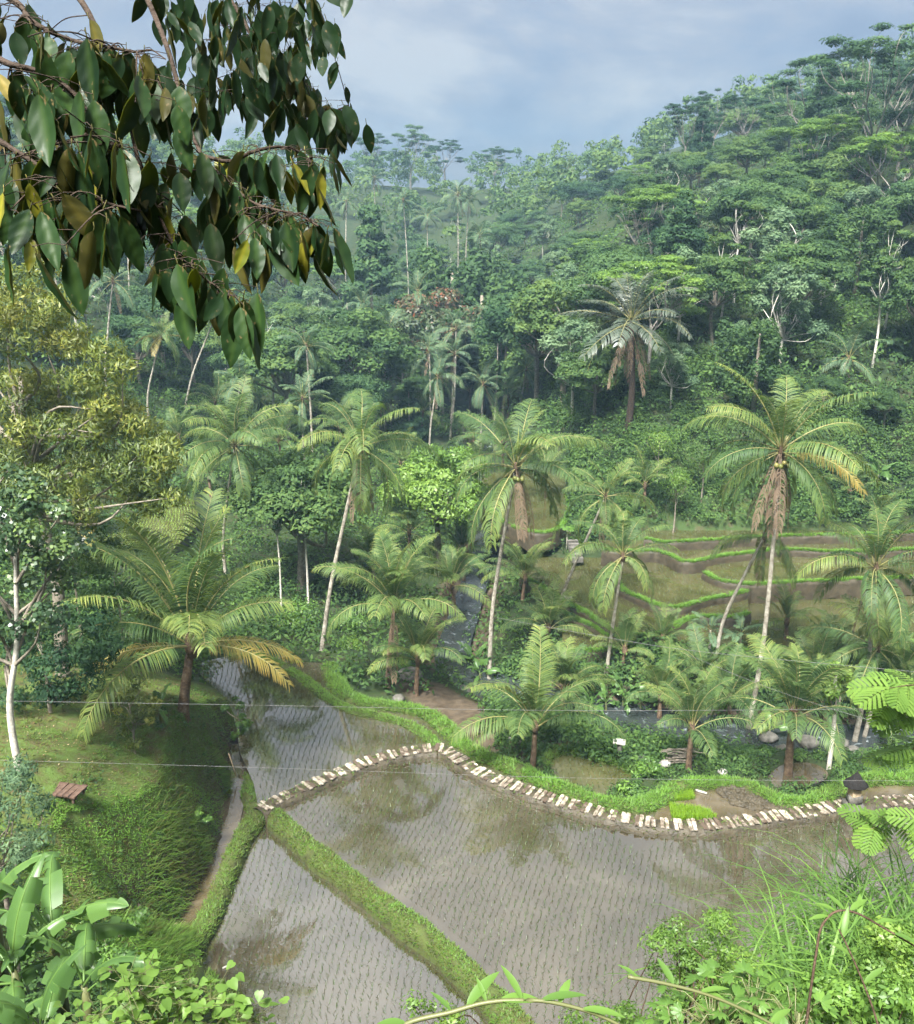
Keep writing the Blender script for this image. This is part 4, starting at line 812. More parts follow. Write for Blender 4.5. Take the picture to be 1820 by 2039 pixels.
# palms farther up the valley: crown seen, foot on the land below it at the given distance
FP = [
 ((872, 750), 118, 4.4, 'grey-green palm standing in front of the far palm group'), ((908, 655), 128, 4.2, 'bushy crowned palm at the centre of the far group'), ((992, 655), 132, 4.2, 'star shaped palm right of the far group'), ((832, 582), 140, 4.2, 'tall palm beside the red-flowered tree'),
 ((905, 705), 122, 4.0, 'palm crowded into the middle of the far group'), ((1036, 622), 138, 4.0, 'palm at the dark edge of the wood right of the far group'), ((803, 398), 190, 3.6, 'very tall thin palm with a drooping head above the wood'), ((912, 388), 205, 4.6, 'tall palm with a twin far up the valley'), ((934, 398), 207, 4.0, 'shorter twin palm far up the valley'),
 ((1132, 338), 240, 4.2, 'lone tall palm against the far hillside'), ((1690, 715), 88, 4.0, 'grey palm on the right slope above the terraces'), ((1818, 702), 90, 4.0, 'palm cut by the right edge of the picture'), ((1410, 668), 96, 3.2, 'palm with broken pale fronds on the right slope'), ((1592, 478), 118, 4.4, 'cluster palm with big dark fronds high on the right slope'),
 ((690, 400), 190, 4.0, 'palm half hidden behind the near leaves'), ((850, 430), 200, 4.0, 'palm among the trees left of the twin palms'), ((745, 355), 235, 4.2, 'palm rising from the misty wood'), ((610, 690), 100, 3.6, 'palm among the bushes left of the leaning tall palm'), ((955, 470), 190, 4, 'palm in the hollow below the twin palms'),
 ((225, 560), 95, 3.8, 'palm behind the near leaves on the left slope'), ((60, 300), 120, 4.2, 'palm high on the left slope behind the near leaves'), ((130, 420), 110, 4.0, 'palm half way up the left slope behind the near leaves'), ((245, 330), 125, 4.0, 'palm in the gap between the near leaves'), ((1480, 590), 104, 3.2, 'slender palm left of the areca on the right slope'), ((855, 700), 125, 3.6, 'palm left in the far group'), ((545, 725), 106, 3.8, 'slender palm above the pale spreading palm'), ((478, 762), 100, 3.6, 'slender palm left above the pale spreading palm'), ((602, 795), 92, 3.6, 'slender palm between the two left tall palms'), ((694, 690), 116, 3.8, 'slender palm above the leaning tall palm'), ((772, 660), 122, 3.8, 'slender palm left of the red-flowered tree'), ((962, 765), 112, 3.6, 'slender palm above the central palm'), ((1048, 735), 116, 3.6, 'slender palm at the foot of the dark wood'), ((722, 610), 132, 4.0, 'thin palm in the wood below the near leaves')]
for k, ((u, v), Y, L, lab) in enumerate(FP):
    c_ = PY(u, v, Y); b = c_ + np.array([RNG.normal(0, .6), RNG.normal(0, .5), 0]); b = zgrab(b)
    if c_[2] - b[2] < 2.5: b[2] = c_[2] - 2.5
    palm(lab, b, c_, L, 'far', n=15, seed=200 + k, trunk=.14, group='palms farther up the valley', dead=1)
for k, ((u, v), Y, lab) in enumerate([((1556, 532), 100, 'slender areca palm with a pale straight trunk on the right slope'), ((1500, 548), 102, 'second areca palm, left of the pale straight one'), ((1415, 1255), 56, 'tiny fan-headed palm in front of the terraces'), ((1475, 1262), 55.5, 'tiny drooping palm beside the skirted palm trunk')]):
    c_ = PY(u, v, Y); palm(lab, zgrab(c_), c_, 2.6 if k < 2 else 1.6, 'areca', n=9, seed=300 + k, trunk=.09, name='areca_palm', emax=70, emin=-5, group='areca palms', heart=False)
b, c_ = bc(1250, 852, 1257, 640, z=8.6); b = zgrab(b)
sp_ = palm('shaggy sugar palm with dead fronds hanging down its trunk', b, c_, 5.8, 'sugar', n=26, seed=400, trunk=.34, name='sugar_palm', emax=86, emin=-30, mat='dark_bark', group=None, heart=False)
cl = c_ - b
for k in range(13):
    a = 2.4 * k + .4; link('dead_frond', fronds('sugardead', -78 if k % 2 else -64, k % 2), sp_, cl + np.array([.55 * math.cos(a), .55 * math.sin(a), -.4 - .5 * (k % 3)]), (0, 0, a), 1.15 if k < 5 else .8)
# ------------------------------------------------------------------ trees
def tree_at(kind, seed, u, v, Y, label, sx=1.0, name=None, hmin=4, **k):      # top of the crown at (u, v)
    p = PY(u, v, Y); g = zat(p[0], p[1]); return add_tree(kind, seed, (p[0], p[1], g - .2), max(hmin, p[2] - g), k.pop('rz', RNG.uniform(0, 6.28)), label, name=name, sx=sx, **k)
HT = [
 ('umbrella', 1, 1765, 40, 126, 'tall flat-topped tree with bare forking limbs on the right skyline', 1.25), ('umbrella', 2, 1815, 110, 133, 'flat-topped tree cut by the right edge of the skyline', 1.0),
 ('umbrella', 3, 1612, 112, 150, 'broad layered tree rising above the right ridge', 1.2), ('umbrella', 4, 1372, 190, 186, 'leftmost thin flat-topped tree on the right ridge', .95), ('umbrella', 1, 1428, 172, 190, 'middle thin flat-topped tree on the right ridge', 1.0), ('umbrella', 2, 1490, 178, 184, 'thin flat-topped tree beside the broad layered one', 1.0),
 ('umbrella', 3, 818, 246, 320, 'lone flat-topped tree standing above the far ridge', 1.1), ('umbrella', 4, 742, 262, 325, 'flat-topped tree left of the lone one on the far ridge', 1.3), ('umbrella', 2, 985, 286, 330, 'flat-topped tree near the middle of the far ridge', 1.3), ('umbrella', 1, 885, 274, 335, 'low flat-topped tree right of the lone one on the far ridge', 1.3),
 ('cone', 1, 1402, 218, 172, 'dark pointed tree on the right ridge', 1.0), ('cone', 2, 1640, 150, 146, 'dark pointed tree under the broad layered tree', 1.1), ('cone', 1, 735, 415, 150, 'dark vine-grown pillar of a tree in the valley', 1.0),
 ('broad', 1, 1230, 478, 98, 'large dark round tree behind the sugar palm', 1.15), ('broad', 2, 1075, 560, 112, 'massive dark tree left of the sugar palm', 1.3), ('mid', 2, 1130, 540, 104, 'rounded olive-green tree left of the sugar palm', 1.2),
 ('airy', 1, 1362, 498, 93, 'airy tree with two pale trunks right of the sugar palm', 1.1), ('airy', 2, 1640, 545, 98, 'silvery tree with upright leaf clusters on the right slope', 1.6), ('airy', 3, 1700, 420, 108, 'big silvery tree near the right edge of the slope', 1.8), ('airy', 2, 1345, 680, 84, 'pale small-leaved tree over the bare bank', 1.3), ('airy', 1, 1480, 640, 88, 'pale feathery tree above the terraces', 1.3),
 ('slim', 1, 1788, 440, 92, 'thin tree with a crooked white trunk at the right edge', 1.0), ('fineumbrella', 1, 1640, 222, 130, 'fine-leaved light green tree with pale limbs below the right ridge', 1.3), ('fineumbrella', 2, 1790, 250, 118, 'fine-leaved tree with a long white limb at the right edge', 1.4),
 ('mid', 1, 1480, 360, 120, 'big lumpy green tree in the middle of the right slope', 1.3), ('mid', 3, 1580, 300, 128, 'greyish green tree under the ridge on the right', 1.3), ('broad', 3, 1380, 300, 150, 'dark bluish tree below the pointed one', 1.3), ('mid', 2, 1700, 260, 124, 'olive crown in the upper right slope', 1.1),
 ('vine', 1, 900, 470, 150, 'tree smothered by hanging creepers in the hollow', 1.2), ('vine', 2, 960, 520, 140, 'creeper-hung tree above the far palms', 1.4), ('vine', 3, 1010, 590, 130, 'creeper curtain tree at the dark edge of the wood', 1.2), ('low', 1, 868, 872, 74, 'round yellow-green tree beside the leaning tall palm', 1.0),
 ('broad', 2, 880, 560, 138, 'tree with a red-flowered top behind the tall palm', 1.0), ('mid', 1, 560, 640, 105, 'wide mid-green tree below the overhanging leaves', 1.3), ('mid', 3, 700, 600, 118, 'rounded tree left of the tall palm in the valley', 1.3), ('fineumbrella', 1, 1180, 470, 130, 'layered pale tree in front of the valley wood', 1.3), ('fineumbrella', 2, 1420, 470, 112, 'layered tree above the sugar palm', 1.0),
 ('low', 2, 580, 880, 66, 'bushy dark tree behind the knoll palm', 1.2), ('slim', 2, 545, 960, 62, 'thin bare-stemmed tree left of the leaning tall palm', .8), ('slim', 1, 600, 930, 63, 'thin pale-stemmed tree beside the leaning tall palm', .8), ('low', 3, 1640, 800, 84, 'dense bush tree on the right slope above the terraces', 1.2), ('low', 1, 1760, 830, 82, 'dark bush tree at the right edge above the terraces', 1.2)]
taken = []
for kind, sd_, u, v, Y, lab, sx in HT:
    kw = {}
    if 'red-flowered' in lab: kw['crownmat'] = 'red_leaf'
    if 'yellow-green tree beside' in lab: kw['crownmat'] = 'lime'
    o = tree_at(kind, sd_, u, v, Y, lab, sx, **kw); taken.append((o.location.x, o.location.y, 4.0))
# the wood on the valley sides, tree by tree
def project(p):
    d = np.asarray(p) - CAM; f = d[1] * CP - d[2] * SP; return 910 + FPX * d[0] / f, 1019.5 - FPX * (d[1] * SP + d[2] * CP) / f
spots = []; tries = 0; rg = np.random.default_rng(21)
while tries < 9000 and len(spots) < 300:
    tries += 1; Y = 62 + 178 * rg.random() ** 1.15; u = rg.uniform(-160, 1980); x_ = (u - 910) / FPX * Y * 1.03
    if x_ > -12 and Y < (84 if x_ > 12 else 118): continue
    if -45 < x_ < -12 and Y < 106: continue
    if abs(x_ - 4) < 6 and Y < 150: continue
    sp_ = 3.9 if x_ > 10 and Y < 128 else 4.8 + .018 * Y
    if any((x_ - a) ** 2 + (Y - b) ** 2 < (.5 * sp_ + .5 * c_) ** 2 for a, b, c_ in taken[:]): continue
    taken.append((x_, Y, sp_)); spots.append((x_, Y))
KN = {'broad': ('dark round-crowned tree', 9.5), 'mid': ('mid-green rounded tree', 9), 'airy': ('pale airy tree', 9), 'cone': ('dark pointed tree', 11), 'vine': ('creeper-hung tree', 9.5), 'slim': ('tall thin pale-stemmed tree', 12), 'fineumbrella': ('light green layered tree', 10), 'umbrella': ('flat-topped tree', 13)}
kinds = list(KN); pr = np.array([.25, .29, .17, .05, .12, .06, .05, .01]); made = []
for x_, Y in spots:
    kind = kinds[int(rg.choice(len(kinds), p=pr))]; h = KN[kind][1] * rg.uniform(.75, 1.25) * (.78 if x_ > 10 and Y > 120 else 1); g = zat(x_, Y)
    pu, pv = project((x_, Y, g + h * .7))
    zone = ('on the right slope above the terraces' if x_ > 10 and Y < 125 else 'on the upper right hillside' if x_ > 10 and Y < 185 else 'in the hazy right background' if x_ > 10 else 'on the left slope behind the near leaves' if x_ < -24 and Y < 150 else 'in the middle of the valley wood' if Y < 170 else 'in the hazy valley head')
    made.append([kind, zone, pu, pv, x_, Y, g, h])
ORD = ['leftmost', 'second from left', 'third from left', 'fourth from left', 'fifth from left', 'sixth from left', 'seventh from left', 'eighth from left', 'ninth from left', 'tenth from left', 'eleventh from left', 'twelfth from left', 'thirteenth from left', 'fourteenth from left', 'fifteenth from left', 'sixteenth from left', 'seventeenth from left', 'eighteenth from left', 'nineteenth from left', 'twentieth from left', '21st from left', '22nd from left', '23rd from left', '24th from left', '25th from left', '26th from left', '27th from left', '28th from left', '29th from left', '30th from left']
cnt = {}
for e in sorted(made, key=lambda e: e[2]):
    q = cnt.get((e[0], e[1]), 0); cnt[(e[0], e[1])] = q + 1
    lab = f"{KN[e[0]][0]} {e[1]}, {ORD[q]}"
    add_tree(e[0], int(rg.integers(1, 4)), (e[4], e[5], e[6] - .3), e[7], rg.uniform(0, 6.28), lab, group='trees of the valley wood', sx=rg.uniform(1.05, 1.45))
# the far ridges read as one mass
rg = np.random.default_rng(5); vs, fs, ts, off = [], [], [], 0; nt_ = 0
for q in range(330):
    Y = rg.uniform(225, 420); u = rg.uniform(-100, 1930); x_ = (u - 910) / FPX * Y * 1.03
    g = zat(x_, Y); H = rg.uniform(8, 15); bl = []
    tb = rg.uniform(.15, .7); Rr = rg.uniform(2.6, 4.6)
    for b in range(14):
        d = rg.normal(size=3); d /= np.linalg.norm(d); bl.append((x_ + d[0] * Rr, Y + d[1] * Rr, g + H * .62 + d[2] * H * .33, *(rg.uniform(1.0, 2.0) * np.array([1, 1, .8])), tb + rg.normal(0, .1)))
    V_, F_, t_ = blobleaves(bl, 360, .95, .6, .3, q, tvar=.12); vs.append(V_); fs.append(F_ + off); ts.append(t_); off += len(V_)
tag(link('distant_forest', mesh('distant_forest', np.vstack(vs), np.vstack(fs), [M['mid']], tint=np.concatenate(ts))), 'hazy wood covering the far ridges', kind='stuff')
# undergrowth between the trees and along the river
rg = np.random.default_rng(9); vs, fs, ts, off = [], [], [], 0
def under(n, xr, yr, rad, cards, size, cond=None, seed=0):
    global off
    xx = rg.uniform(*xr, n); yy = rg.uniform(*yr, n); zz = zfun(xx, yy)
    inf = np.zeros(n, bool)
    for pl, z in FIELDS: inf |= inpoly(xx, yy, pl)
    for ln in (pathL, dikeL, cdL, bdL): inf |= polydist(xx, yy, ln[::4]) < .9
    inf |= (polydist(xx, yy, riverL[::3]) < np.where(yy < 56, 1.7, 1.1)) & (yy < 140)
    k = ~inf
    if cond is not None: k &= cond(xx, yy, zz)
    xx, yy, zz = xx[k], yy[k], zz[k]; bl = []
    for a, b, c_ in zip(xx, yy, zz):
        r_ = rg.uniform(*rad); bl.append((a, b, c_ + r_ * .25, r_, r_, r_ * rg.uniform(.5, 1.1), rg.uniform(.2, .8)))
    V_, F_, t_ = blobleaves(bl, int(cards * len(bl)), size, .5, .25, seed, shell=.5, up=.6, low=.1); vs.append(V_); fs.append(F_ + off); ts.append(t_); off += len(V_)
inview = lambda x, y, z: np.abs(x / (y + .1)) < .56
under(4600, (-85, 95), (84, 240), (1.0, 2.6), 21, .52, lambda x, y, z: inview(x, y, z) & ~((np.abs(x - 4) < 3.2) & (y < 125)), 1)
under(2300, (-40, 14), (50, 128), (.7, 1.7), 42, .32, lambda x, y, z: inview(x, y, z), 2)
under(1500, (2, 45), (42, 58), (.5, 1.25), 45, .26, lambda x, y, z: ~((y < 46.5) & (x > 14) & (x < 24)), 3)
under(900, (2, 27), (38.5, 46.5), (.2, .5), 32, .16, None, 13)
under(420, (9, 25), (76, 92), (.4, 1.0), 36, .24, None, 19)
under(3000, (10, 62), (69, 112), (.5, 1.5), 48, .28, lambda x, y, z: rg.random(len(x)) < np.where((x > 13) & (x < 30) & (y < 80), .95, 1), 4)
under(500, (28, 50), (66, 84), (.6, 1.4), 45, .28, None, 8)
under(300, (-32, -13), (38, 66), (.6, 1.4), 45, .26, lambda x, y, z: (y > 46) | (x < -19), 5)
under(1500, (10, 52), (73, 84), (.3, .8), 32, .21, None, 18)
tag(link('undergrowth', mesh('undergrowth', np.vstack(vs), np.vstack(fs), [M['undergrowth']], tint=np.concatenate(ts))), 'leafy undergrowth on the valley sides and along the river', kind='stuff')
vs, fs, ts, off = [], [], [], 0
under(700, (-24, 26), (2.5, 23), (.35, .8), 60, .16, lambda x, y, z: (y > 6) & inview(x, y, z) & ((z < 25 - 1.12 * y) | (x > 5) | (x < -4)), 6)
tag(link('slope_weeds', mesh('slope_weeds', np.vstack(vs), np.vstack(fs), [M['undergrowth']], tint=np.concatenate(ts))), 'weeds covering the slope below the viewpoint', kind='stuff')

# ferns and weeds down the lawn's steep side, dry leaves on the lawn
vs, fs, ts, off = [], [], [], 0
under(700, (-14, -9.5), (23, 44), (.08, .2), 14, .11, lambda x, y, z: (z > -.2) & (vnoise(x, y, .7, 3) > .5), 7)
under(700, (-19, -8.5), (16, 24), (.16, .42), 26, .15, None, 17)
tag(link('mossy_weeds', mesh('mossy_weeds', np.vstack(vs), np.vstack(fs), [M['undergrowth']], tint=np.concatenate(ts))), 'small ferns and weeds down the mossy drop beside the ditch', kind='stuff')
n = 2600; xx = rg.uniform(-25, -10.5, n); yy = rg.uniform(22, 44, n); zz = zfun(xx, yy); nv = np.zeros((n, 3)); nv[:, 2] = 1
V_, F_, t_ = leaves(np.stack([xx, yy, zz + .04], 1), nv, .09, .4, 0, rg, rg.random(n), jit=.35)
M['litter'] = leafmat('dry_leaves', [(.10, .06, .03), (.2, .14, .065), (.34, .27, .15)], trans=.1, rnd=0)
tag(link('leaf_litter', mesh('leaf_litter', V_, F_, [M['litter']], tint=t_)), 'dry leaves scattered over the lawn', kind='stuff')
# ------------------------------------------------------------------ trees and plants on the left
def leafy(name, label, base, blobs, n, size, aspect, droop, mat, trunkpts, r0, r1, bark='bark', seed=1, cat='tree', limbn=16, shell=.4, low=.4, up=.35, tvar=.15, limb0=.35):
    base = np.asarray(base, float); o = tag(empty(name, base), label, cat); mb = MB(); rng = np.random.default_rng(seed)
    tp = catmull(trunkpts, 6); mb.tube(tp, np.linspace(r0, r1, len(tp)), 9); tr = mb.build('trunk', M[bark], o)
    mb = MB(); k = rng.permutation(len(blobs))[:limbn]
    for q in k:
        b = np.array(blobs[q][:3]); st = tp[int(np.clip((b[2] / max(tp[-1][2], .1)) * .75, limb0, .98) * (len(tp) - 1))]; limbs(mb, st, [(b, .015)], r1 * 1.1, rng, 5)
    mb.build('branches', M['bark'], o)
    V_, F_, t_ = blobleaves(blobs, n, size, aspect, droop, seed, shell=shell, low=low, up=up, tvar=tvar); link('crown', mesh('crown', V_, F_, [M[mat]], tint=t_), o); return o
rg = np.random.default_rng(3)
# the big yellow-green tree: lumps of drooping shoots, yellow at the tips
b0 = zgrab(PY(95, 1150, 39)); bl = []
outline = [(20, 600), (90, 590), (140, 620), (60, 680), (130, 700), (200, 720), (30, 760), (110, 780), (190, 790), (240, 800), (20, 840), (80, 860), (150, 870), (220, 870), (280, 870), (310, 900), (40, 930), (110, 940), (180, 930), (250, 940), (300, 960), (-40, 640), (-60, 760), (-60, 880), (-30, 960), (160, 985), (260, 1000), (-100, 700), (-120, 820), (-120, 930), (60, 990)]
for u, v in outline:
    for q in range(5):
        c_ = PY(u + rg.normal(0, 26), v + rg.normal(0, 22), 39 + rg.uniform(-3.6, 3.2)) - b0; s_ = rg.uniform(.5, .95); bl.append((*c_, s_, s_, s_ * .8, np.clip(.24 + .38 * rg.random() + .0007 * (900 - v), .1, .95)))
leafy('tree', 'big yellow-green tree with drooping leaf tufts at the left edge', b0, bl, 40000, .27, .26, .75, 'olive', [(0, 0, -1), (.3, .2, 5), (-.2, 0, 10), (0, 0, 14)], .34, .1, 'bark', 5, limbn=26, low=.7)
# heart-leaved tree with the white trunk on the lawn
b0 = hit(38, 1535); bl = []
for u, v in [(20, 960), (70, 980), (110, 1010), (30, 1030), (90, 1060), (140, 1080), (20, 1100), (80, 1120), (130, 1140), (40, 1170), (100, 1190), (20, 1210), (70, 1230), (-40, 1000), (-50, 1080), (-50, 1160), (-40, 1230), (30, 1260)]:
    for q in range(3):
        c_ = PY(u + rg.normal(0, 16), v + rg.normal(0, 14), b0[1] + rg.uniform(-1.4, 1.4)) - b0; s_ = rg.uniform(.3, .6); bl.append((*c_, s_, s_, s_ * .75, rg.uniform(.2, .75)))
hs_ = PY(30, 1100, b0[1]) - b0
leafy('tree', 'heart-leaved tree with a white trunk on the lawn', b0, bl, 5200, .16, .85, .5, 'heart', [(0, 0, -.3), (.02, 0, hs_[2] * .3), hs_ * np.array([.6, .6, .6]), hs_], .14, .06, 'pale_bark', 6, limbn=16, low=.8, up=.8)
def bushy(label, pts, Y, n, size, mat, rad, seed, base=None, k=4, dz=1.2, aspect=.42, droop=.35, name='shrub', cat='shrub', dy=1.0, tb=(.2, .8), bark='bark', hb=None):
    rg = np.random.default_rng(seed); u0, v0 = base or (np.mean([p[0] for p in pts]), max(p[1] for p in pts)); b0 = zgrab(PY(u0, v0, Y)) if Y else hit(u0, v0); Y = Y or b0[1]; bl = []
    for u, v in pts:
        for q in range(k):
            c_ = PY(u + rg.normal(0, 10), v + rg.normal(0, 10), Y + rg.uniform(-dy, dy)) - b0; s_ = rg.uniform(*rad); bl.append((*c_, s_, s_, s_ * .8, rg.uniform(*tb)))
    top = max(b[2] for b in bl); return leafy(name, label, b0, bl, n, size, aspect, droop, mat, [(0, 0, -.3), (.05, 0, top * .35), (0, 0, top * .7)], max(.03, top * .018), .02, bark, seed, cat, limbn=10, low=.5, limb0=.05)
bushy('dense dark green thicket below the heart-leaved tree', [(40, 1290), (90, 1250), (140, 1230), (190, 1240), (60, 1340), (120, 1320), (170, 1300), (220, 1290), (30, 1390), (90, 1390), (140, 1370), (185, 1350), (-30, 1330)], 34, 7500, .2, 'broad', (.45, .8), 11, base=(100, 1420), dy=1.6)
bushy('bright green thicket between the left tree and the big knoll palm', [(200, 1130), (250, 1110), (300, 1130), (180, 1190), (240, 1180), (300, 1190), (330, 1230), (220, 1240), (280, 1250), (320, 1290), (250, 1300), (190, 1280)], 43, 8000, .22, 'mid', (.5, .95), 12, base=(250, 1330), dy=2.0)
bushy('olive thicket at the foot of the yellow-green tree', [(120, 1060), (180, 1050), (100, 1120), (160, 1120), (60, 1080), (220, 1090)], 44, 3800, .22, 'mid', (.5, .9), 13, base=(150, 1180), dy=2)
bushy('yellow-green shrub standing alone on the lawn', [(240, 1390), (270, 1360), (300, 1400), (250, 1430), (285, 1440), (260, 1470), (230, 1420), (275, 1410)], None, 1900, .17, 'olive', (.2, .36), 14, base=(268, 1500), k=3, aspect=.34, droop=.6, dy=.5)
bushy('narrow-leaved shrub at the left edge above the bananas', [(20, 1560), (50, 1540), (70, 1600), (20, 1620), (60, 1650), (30, 1690), (-20, 1600), (-20, 1680), (50, 1720), (10, 1750)], 19, 4200, .14, 'pale', (.22, .42), 15, base=(10, 1800), aspect=.28, dy=.8, k=4)
bushy('leafy weeds clump on the steep edge of the lawn', [(392, 1618), (408, 1628), (382, 1625), (400, 1635)], None, 900, .13, 'fresh', (.12, .22), 16, base=(395, 1640), k=3, dy=.4)
bushy('leafy weeds beside the ditch head', [(468, 1400), (480, 1430), (478, 1460), (490, 1440)], None, 900, .17, 'fresh', (.18, .3), 17, base=(478, 1480), k=3, dy=.4)
bushy('weedy bush at the foot of the mossy drop', [(180, 1830), (230, 1850), (270, 1840), (200, 1900), (250, 1910), (160, 1880), (300, 1930)], 21, 3200, .13, 'fresh', (.25, .45), 18, base=(220, 1960), k=4, dy=.9)
for k, (u, v, Y, r_, lab, mt) in enumerate([(1190, 1500, 43, .5, 'bright weeds clump behind the small dark pond', 'fresh'), (1255, 1565, 39.6, .5, 'tall weeds between the pond and the nursery', 'fresh'), (1290, 1525, 41, .5, 'reedy bush right of the small dark pond', 'fresh'), (1475, 1520, 42.5, .55, 'leafy bush beside the skirted palm foot', 'mid'), (1520, 1505, 43, .5, 'low bush on the river edge', 'mid'), (700, 1290, 56, .9, 'fern bush at the corner of the narrow strip', 'lime'), (760, 1330, 54, .8, 'bright bush behind the young palms', 'fresh'), (600, 1210, 60, 1.1, 'bright green bush left of the leaning tall palm', 'fresh'), (690, 1230, 60, 1.0, 'leafy bush at the foot of the leaning tall palm', 'fresh'), (560, 1240, 58, .9, 'bush by the head of the upper paddy', 'lime'), (1310, 870, 78, 1.2, 'scrubby bush on the bare bank above the terraces', 'lime'), (1400, 900, 77, 1.2, 'grey-green bush on the bank above the terraces', 'mid'), (1345, 950, 74.5, 1.0, 'pale reedy bush low on the bank', 'lime')]):
    bushy(lab, [(u, v), (u - 18, v + 10), (u + 18, v + 8), (u, v + 22)], Y, 1300, .2, mt, (r_ * .5, r_), 40 + k, base=(u, v + 45), k=4, dy=.8)

# ------------------------------------------------------------------ bananas
def banana_leaf(L, W, el, droop, seed, torn=.55):
    rng = np.random.default_rng(seed); n = 30; s = np.linspace(0, 1, n); ang = el - droop * s ** 1.6; px = np.r_[0, np.cumsum(np.cos(ang[:-1]) * L / (n - 1))]; pz = np.r_[0, np.cumsum(np.sin(ang[:-1]) * L / (n - 1))]
    wd = W / 2 * np.sin(np.clip((s - .16) / .84, 0, 1) ** .62 * math.pi) ** .55 * (s > .16); mb = MB(); mb.tube(np.stack([px, 0 * px, pz], 1), np.linspace(.028, .006, n) * L / 2, 5, .95)
    T = np.stack([np.gradient(px), 0 * px, np.gradient(pz)], 1); T /= np.linalg.norm(T, axis=1)[:, None]; up = np.stack([-T[:, 2], 0 * px, T[:, 0]], 1)
    for sg in (-1, 1):
        k = 0
        while k < n - 1:
            m = int(rng.integers(2, 7)) if rng.random() < torn * 2 else int(rng.integers(5, 12)); e = min(n - 1, k + m); idx = np.arange(k, e + 1); fall = rng.normal(.18, .14) + (.35 if rng.random() < torn * .5 else 0); rows = []
            for f in (0, .35, .7, 1.0):
                sag = .10 * f - fall * f * f; sh = .12 * f * W * (1 - 0 * s[idx])
                rows.append(np.stack([px[idx] + up[idx, 0] * sag * wd[idx] * 2 + T[idx, 0] * sh, sg * f * wd[idx] * (1 - .3 * abs(fall) * f) + 0 * idx, pz[idx] + up[idx, 2] * sag * wd[idx] * 2 - max(0, fall) * f * f * wd[idx] * .7 + T[idx, 2] * sh + .004], 1))
            r_ = np.stack(rows, 1); q, w_ = r_.shape[:2]; i, j = np.meshgrid(np.arange(q - 1), np.arange(w_ - 1), indexing='ij'); a = i * w_ + j; F = np.stack([a, a + w_, a + w_ + 1, a + 1], -1).reshape(-1, 4)
            mb.add(r_.reshape(-1, 3), F if sg > 0 else F[:, ::-1], np.clip(np.repeat(.45 + rng.normal(0, .08) + 0 * s[idx], w_) + np.tile([.2, 0, 0, .05], q), 0, 1)); k = e
    return mb.data('leaf', [M['banana']])
BL = {e: [banana_leaf(2.0, .46, R(e), R(52 + 50 * math.cos(R(e))), e * 3 + q + 500) for q in range(2)] for e in (80, 60, 40, 18)}
def banana(label, base, L, n, stem, seed, emin=15, name='banana_plant', group='banana plants'):
    rng = np.random.default_rng(seed); o = tag(empty(name, base), label, 'banana plant', group); mb = MB(); mb.tube([(0, 0, -.3), (.02, 0, stem * .5), (0, .03, stem)], [.12 * L / 2, .1 * L / 2, .05 * L / 2], 8); mb.build('stem', M['banana_stem'], o); az = rng.uniform(0, 6.28)
    for k in range(n):
        az += 2.4 + rng.normal(0, .3); e = min((80, 60, 40, 18), key=lambda q: abs(q - (80 - (80 - emin) * ((k + .4) / n) + rng.normal(0, 6)))); link('leaf', BL[e][int(rng.integers(2))], o, (0, 0, stem - .04 * k), (rng.normal(0, .12), rng.normal(0, .06), az), L / 2 * rng.uniform(.8, 1.1))
    return o
for k, (u, v, Y, L, n, st, lab) in enumerate([(105, 1870, 11.4, 1.65, 9, 1.2, 'tallest banana plant at the lower left with an upright new leaf'), (25, 1930, 10.6, 1.5, 7, 1.0, 'banana plant cut by the left edge'), (80, 2050, 8.6, 1.2, 7, .7, 'banana plant in the lower left corner'), (165, 1960, 10.2, 1.4, 5, .7, 'low banana plant with a grey torn leaf'), (-20, 1790, 12.5, 1.7, 6, 1.4, 'banana plant behind at the left edge')]):
    p = PY(u, v, Y); g = zat(p[0], p[1]); banana(lab, (p[0], p[1], p[2] - st), L, n, st, 600 + k)
for k, (u, v, L, n, lab) in enumerate([(1205, 1425, 1.5, 7, 'banana plant left in the riverside clump'), (1240, 1415, 1.6, 8, 'tallest banana plant in the riverside clump'), (1275, 1420, 1.5, 7, 'banana plant right in the riverside clump'), (1175, 1430, 1.4, 6, 'small banana plant at the left of the riverside clump'), (945, 1345, 1.7, 7, 'banana plant by the central palm trunk'), (955, 1370, 1.5, 6, 'smaller banana plant by the central palm trunk'), (320, 1440, 1.3, 4, 'single banana sucker on the lawn'), (1110, 860, 2.0, 7, 'banana plant at the foot of the dark wood'), (1130, 905, 2.0, 7, 'banana plant behind the leaning palm'), (1090, 830, 2.0, 6, 'banana plant up the dark wood edge'), (1010, 800, 2.0, 6, 'banana plant beyond the far palms'), (1745, 980, 2.0, 7, 'broad-leaved banana at the right edge of the terraces'), (1760, 720, 2.0, 6, 'banana plant on the right slope'), (650, 1180, 1.6, 6, 'banana plant left of the leaning tall palm'), (865, 1240, 1.6, 6, 'banana plant in the shade left of the river'), (1530, 1480, 1.5, 5, 'banana plant beside the river rapids'), (1345, 1400, 1.4, 5, 'banana plant under the stiff upright palm')]):
    b0 = hit(u, v); banana(lab, b0, L * 1.1, n, L * .6, 640 + k)
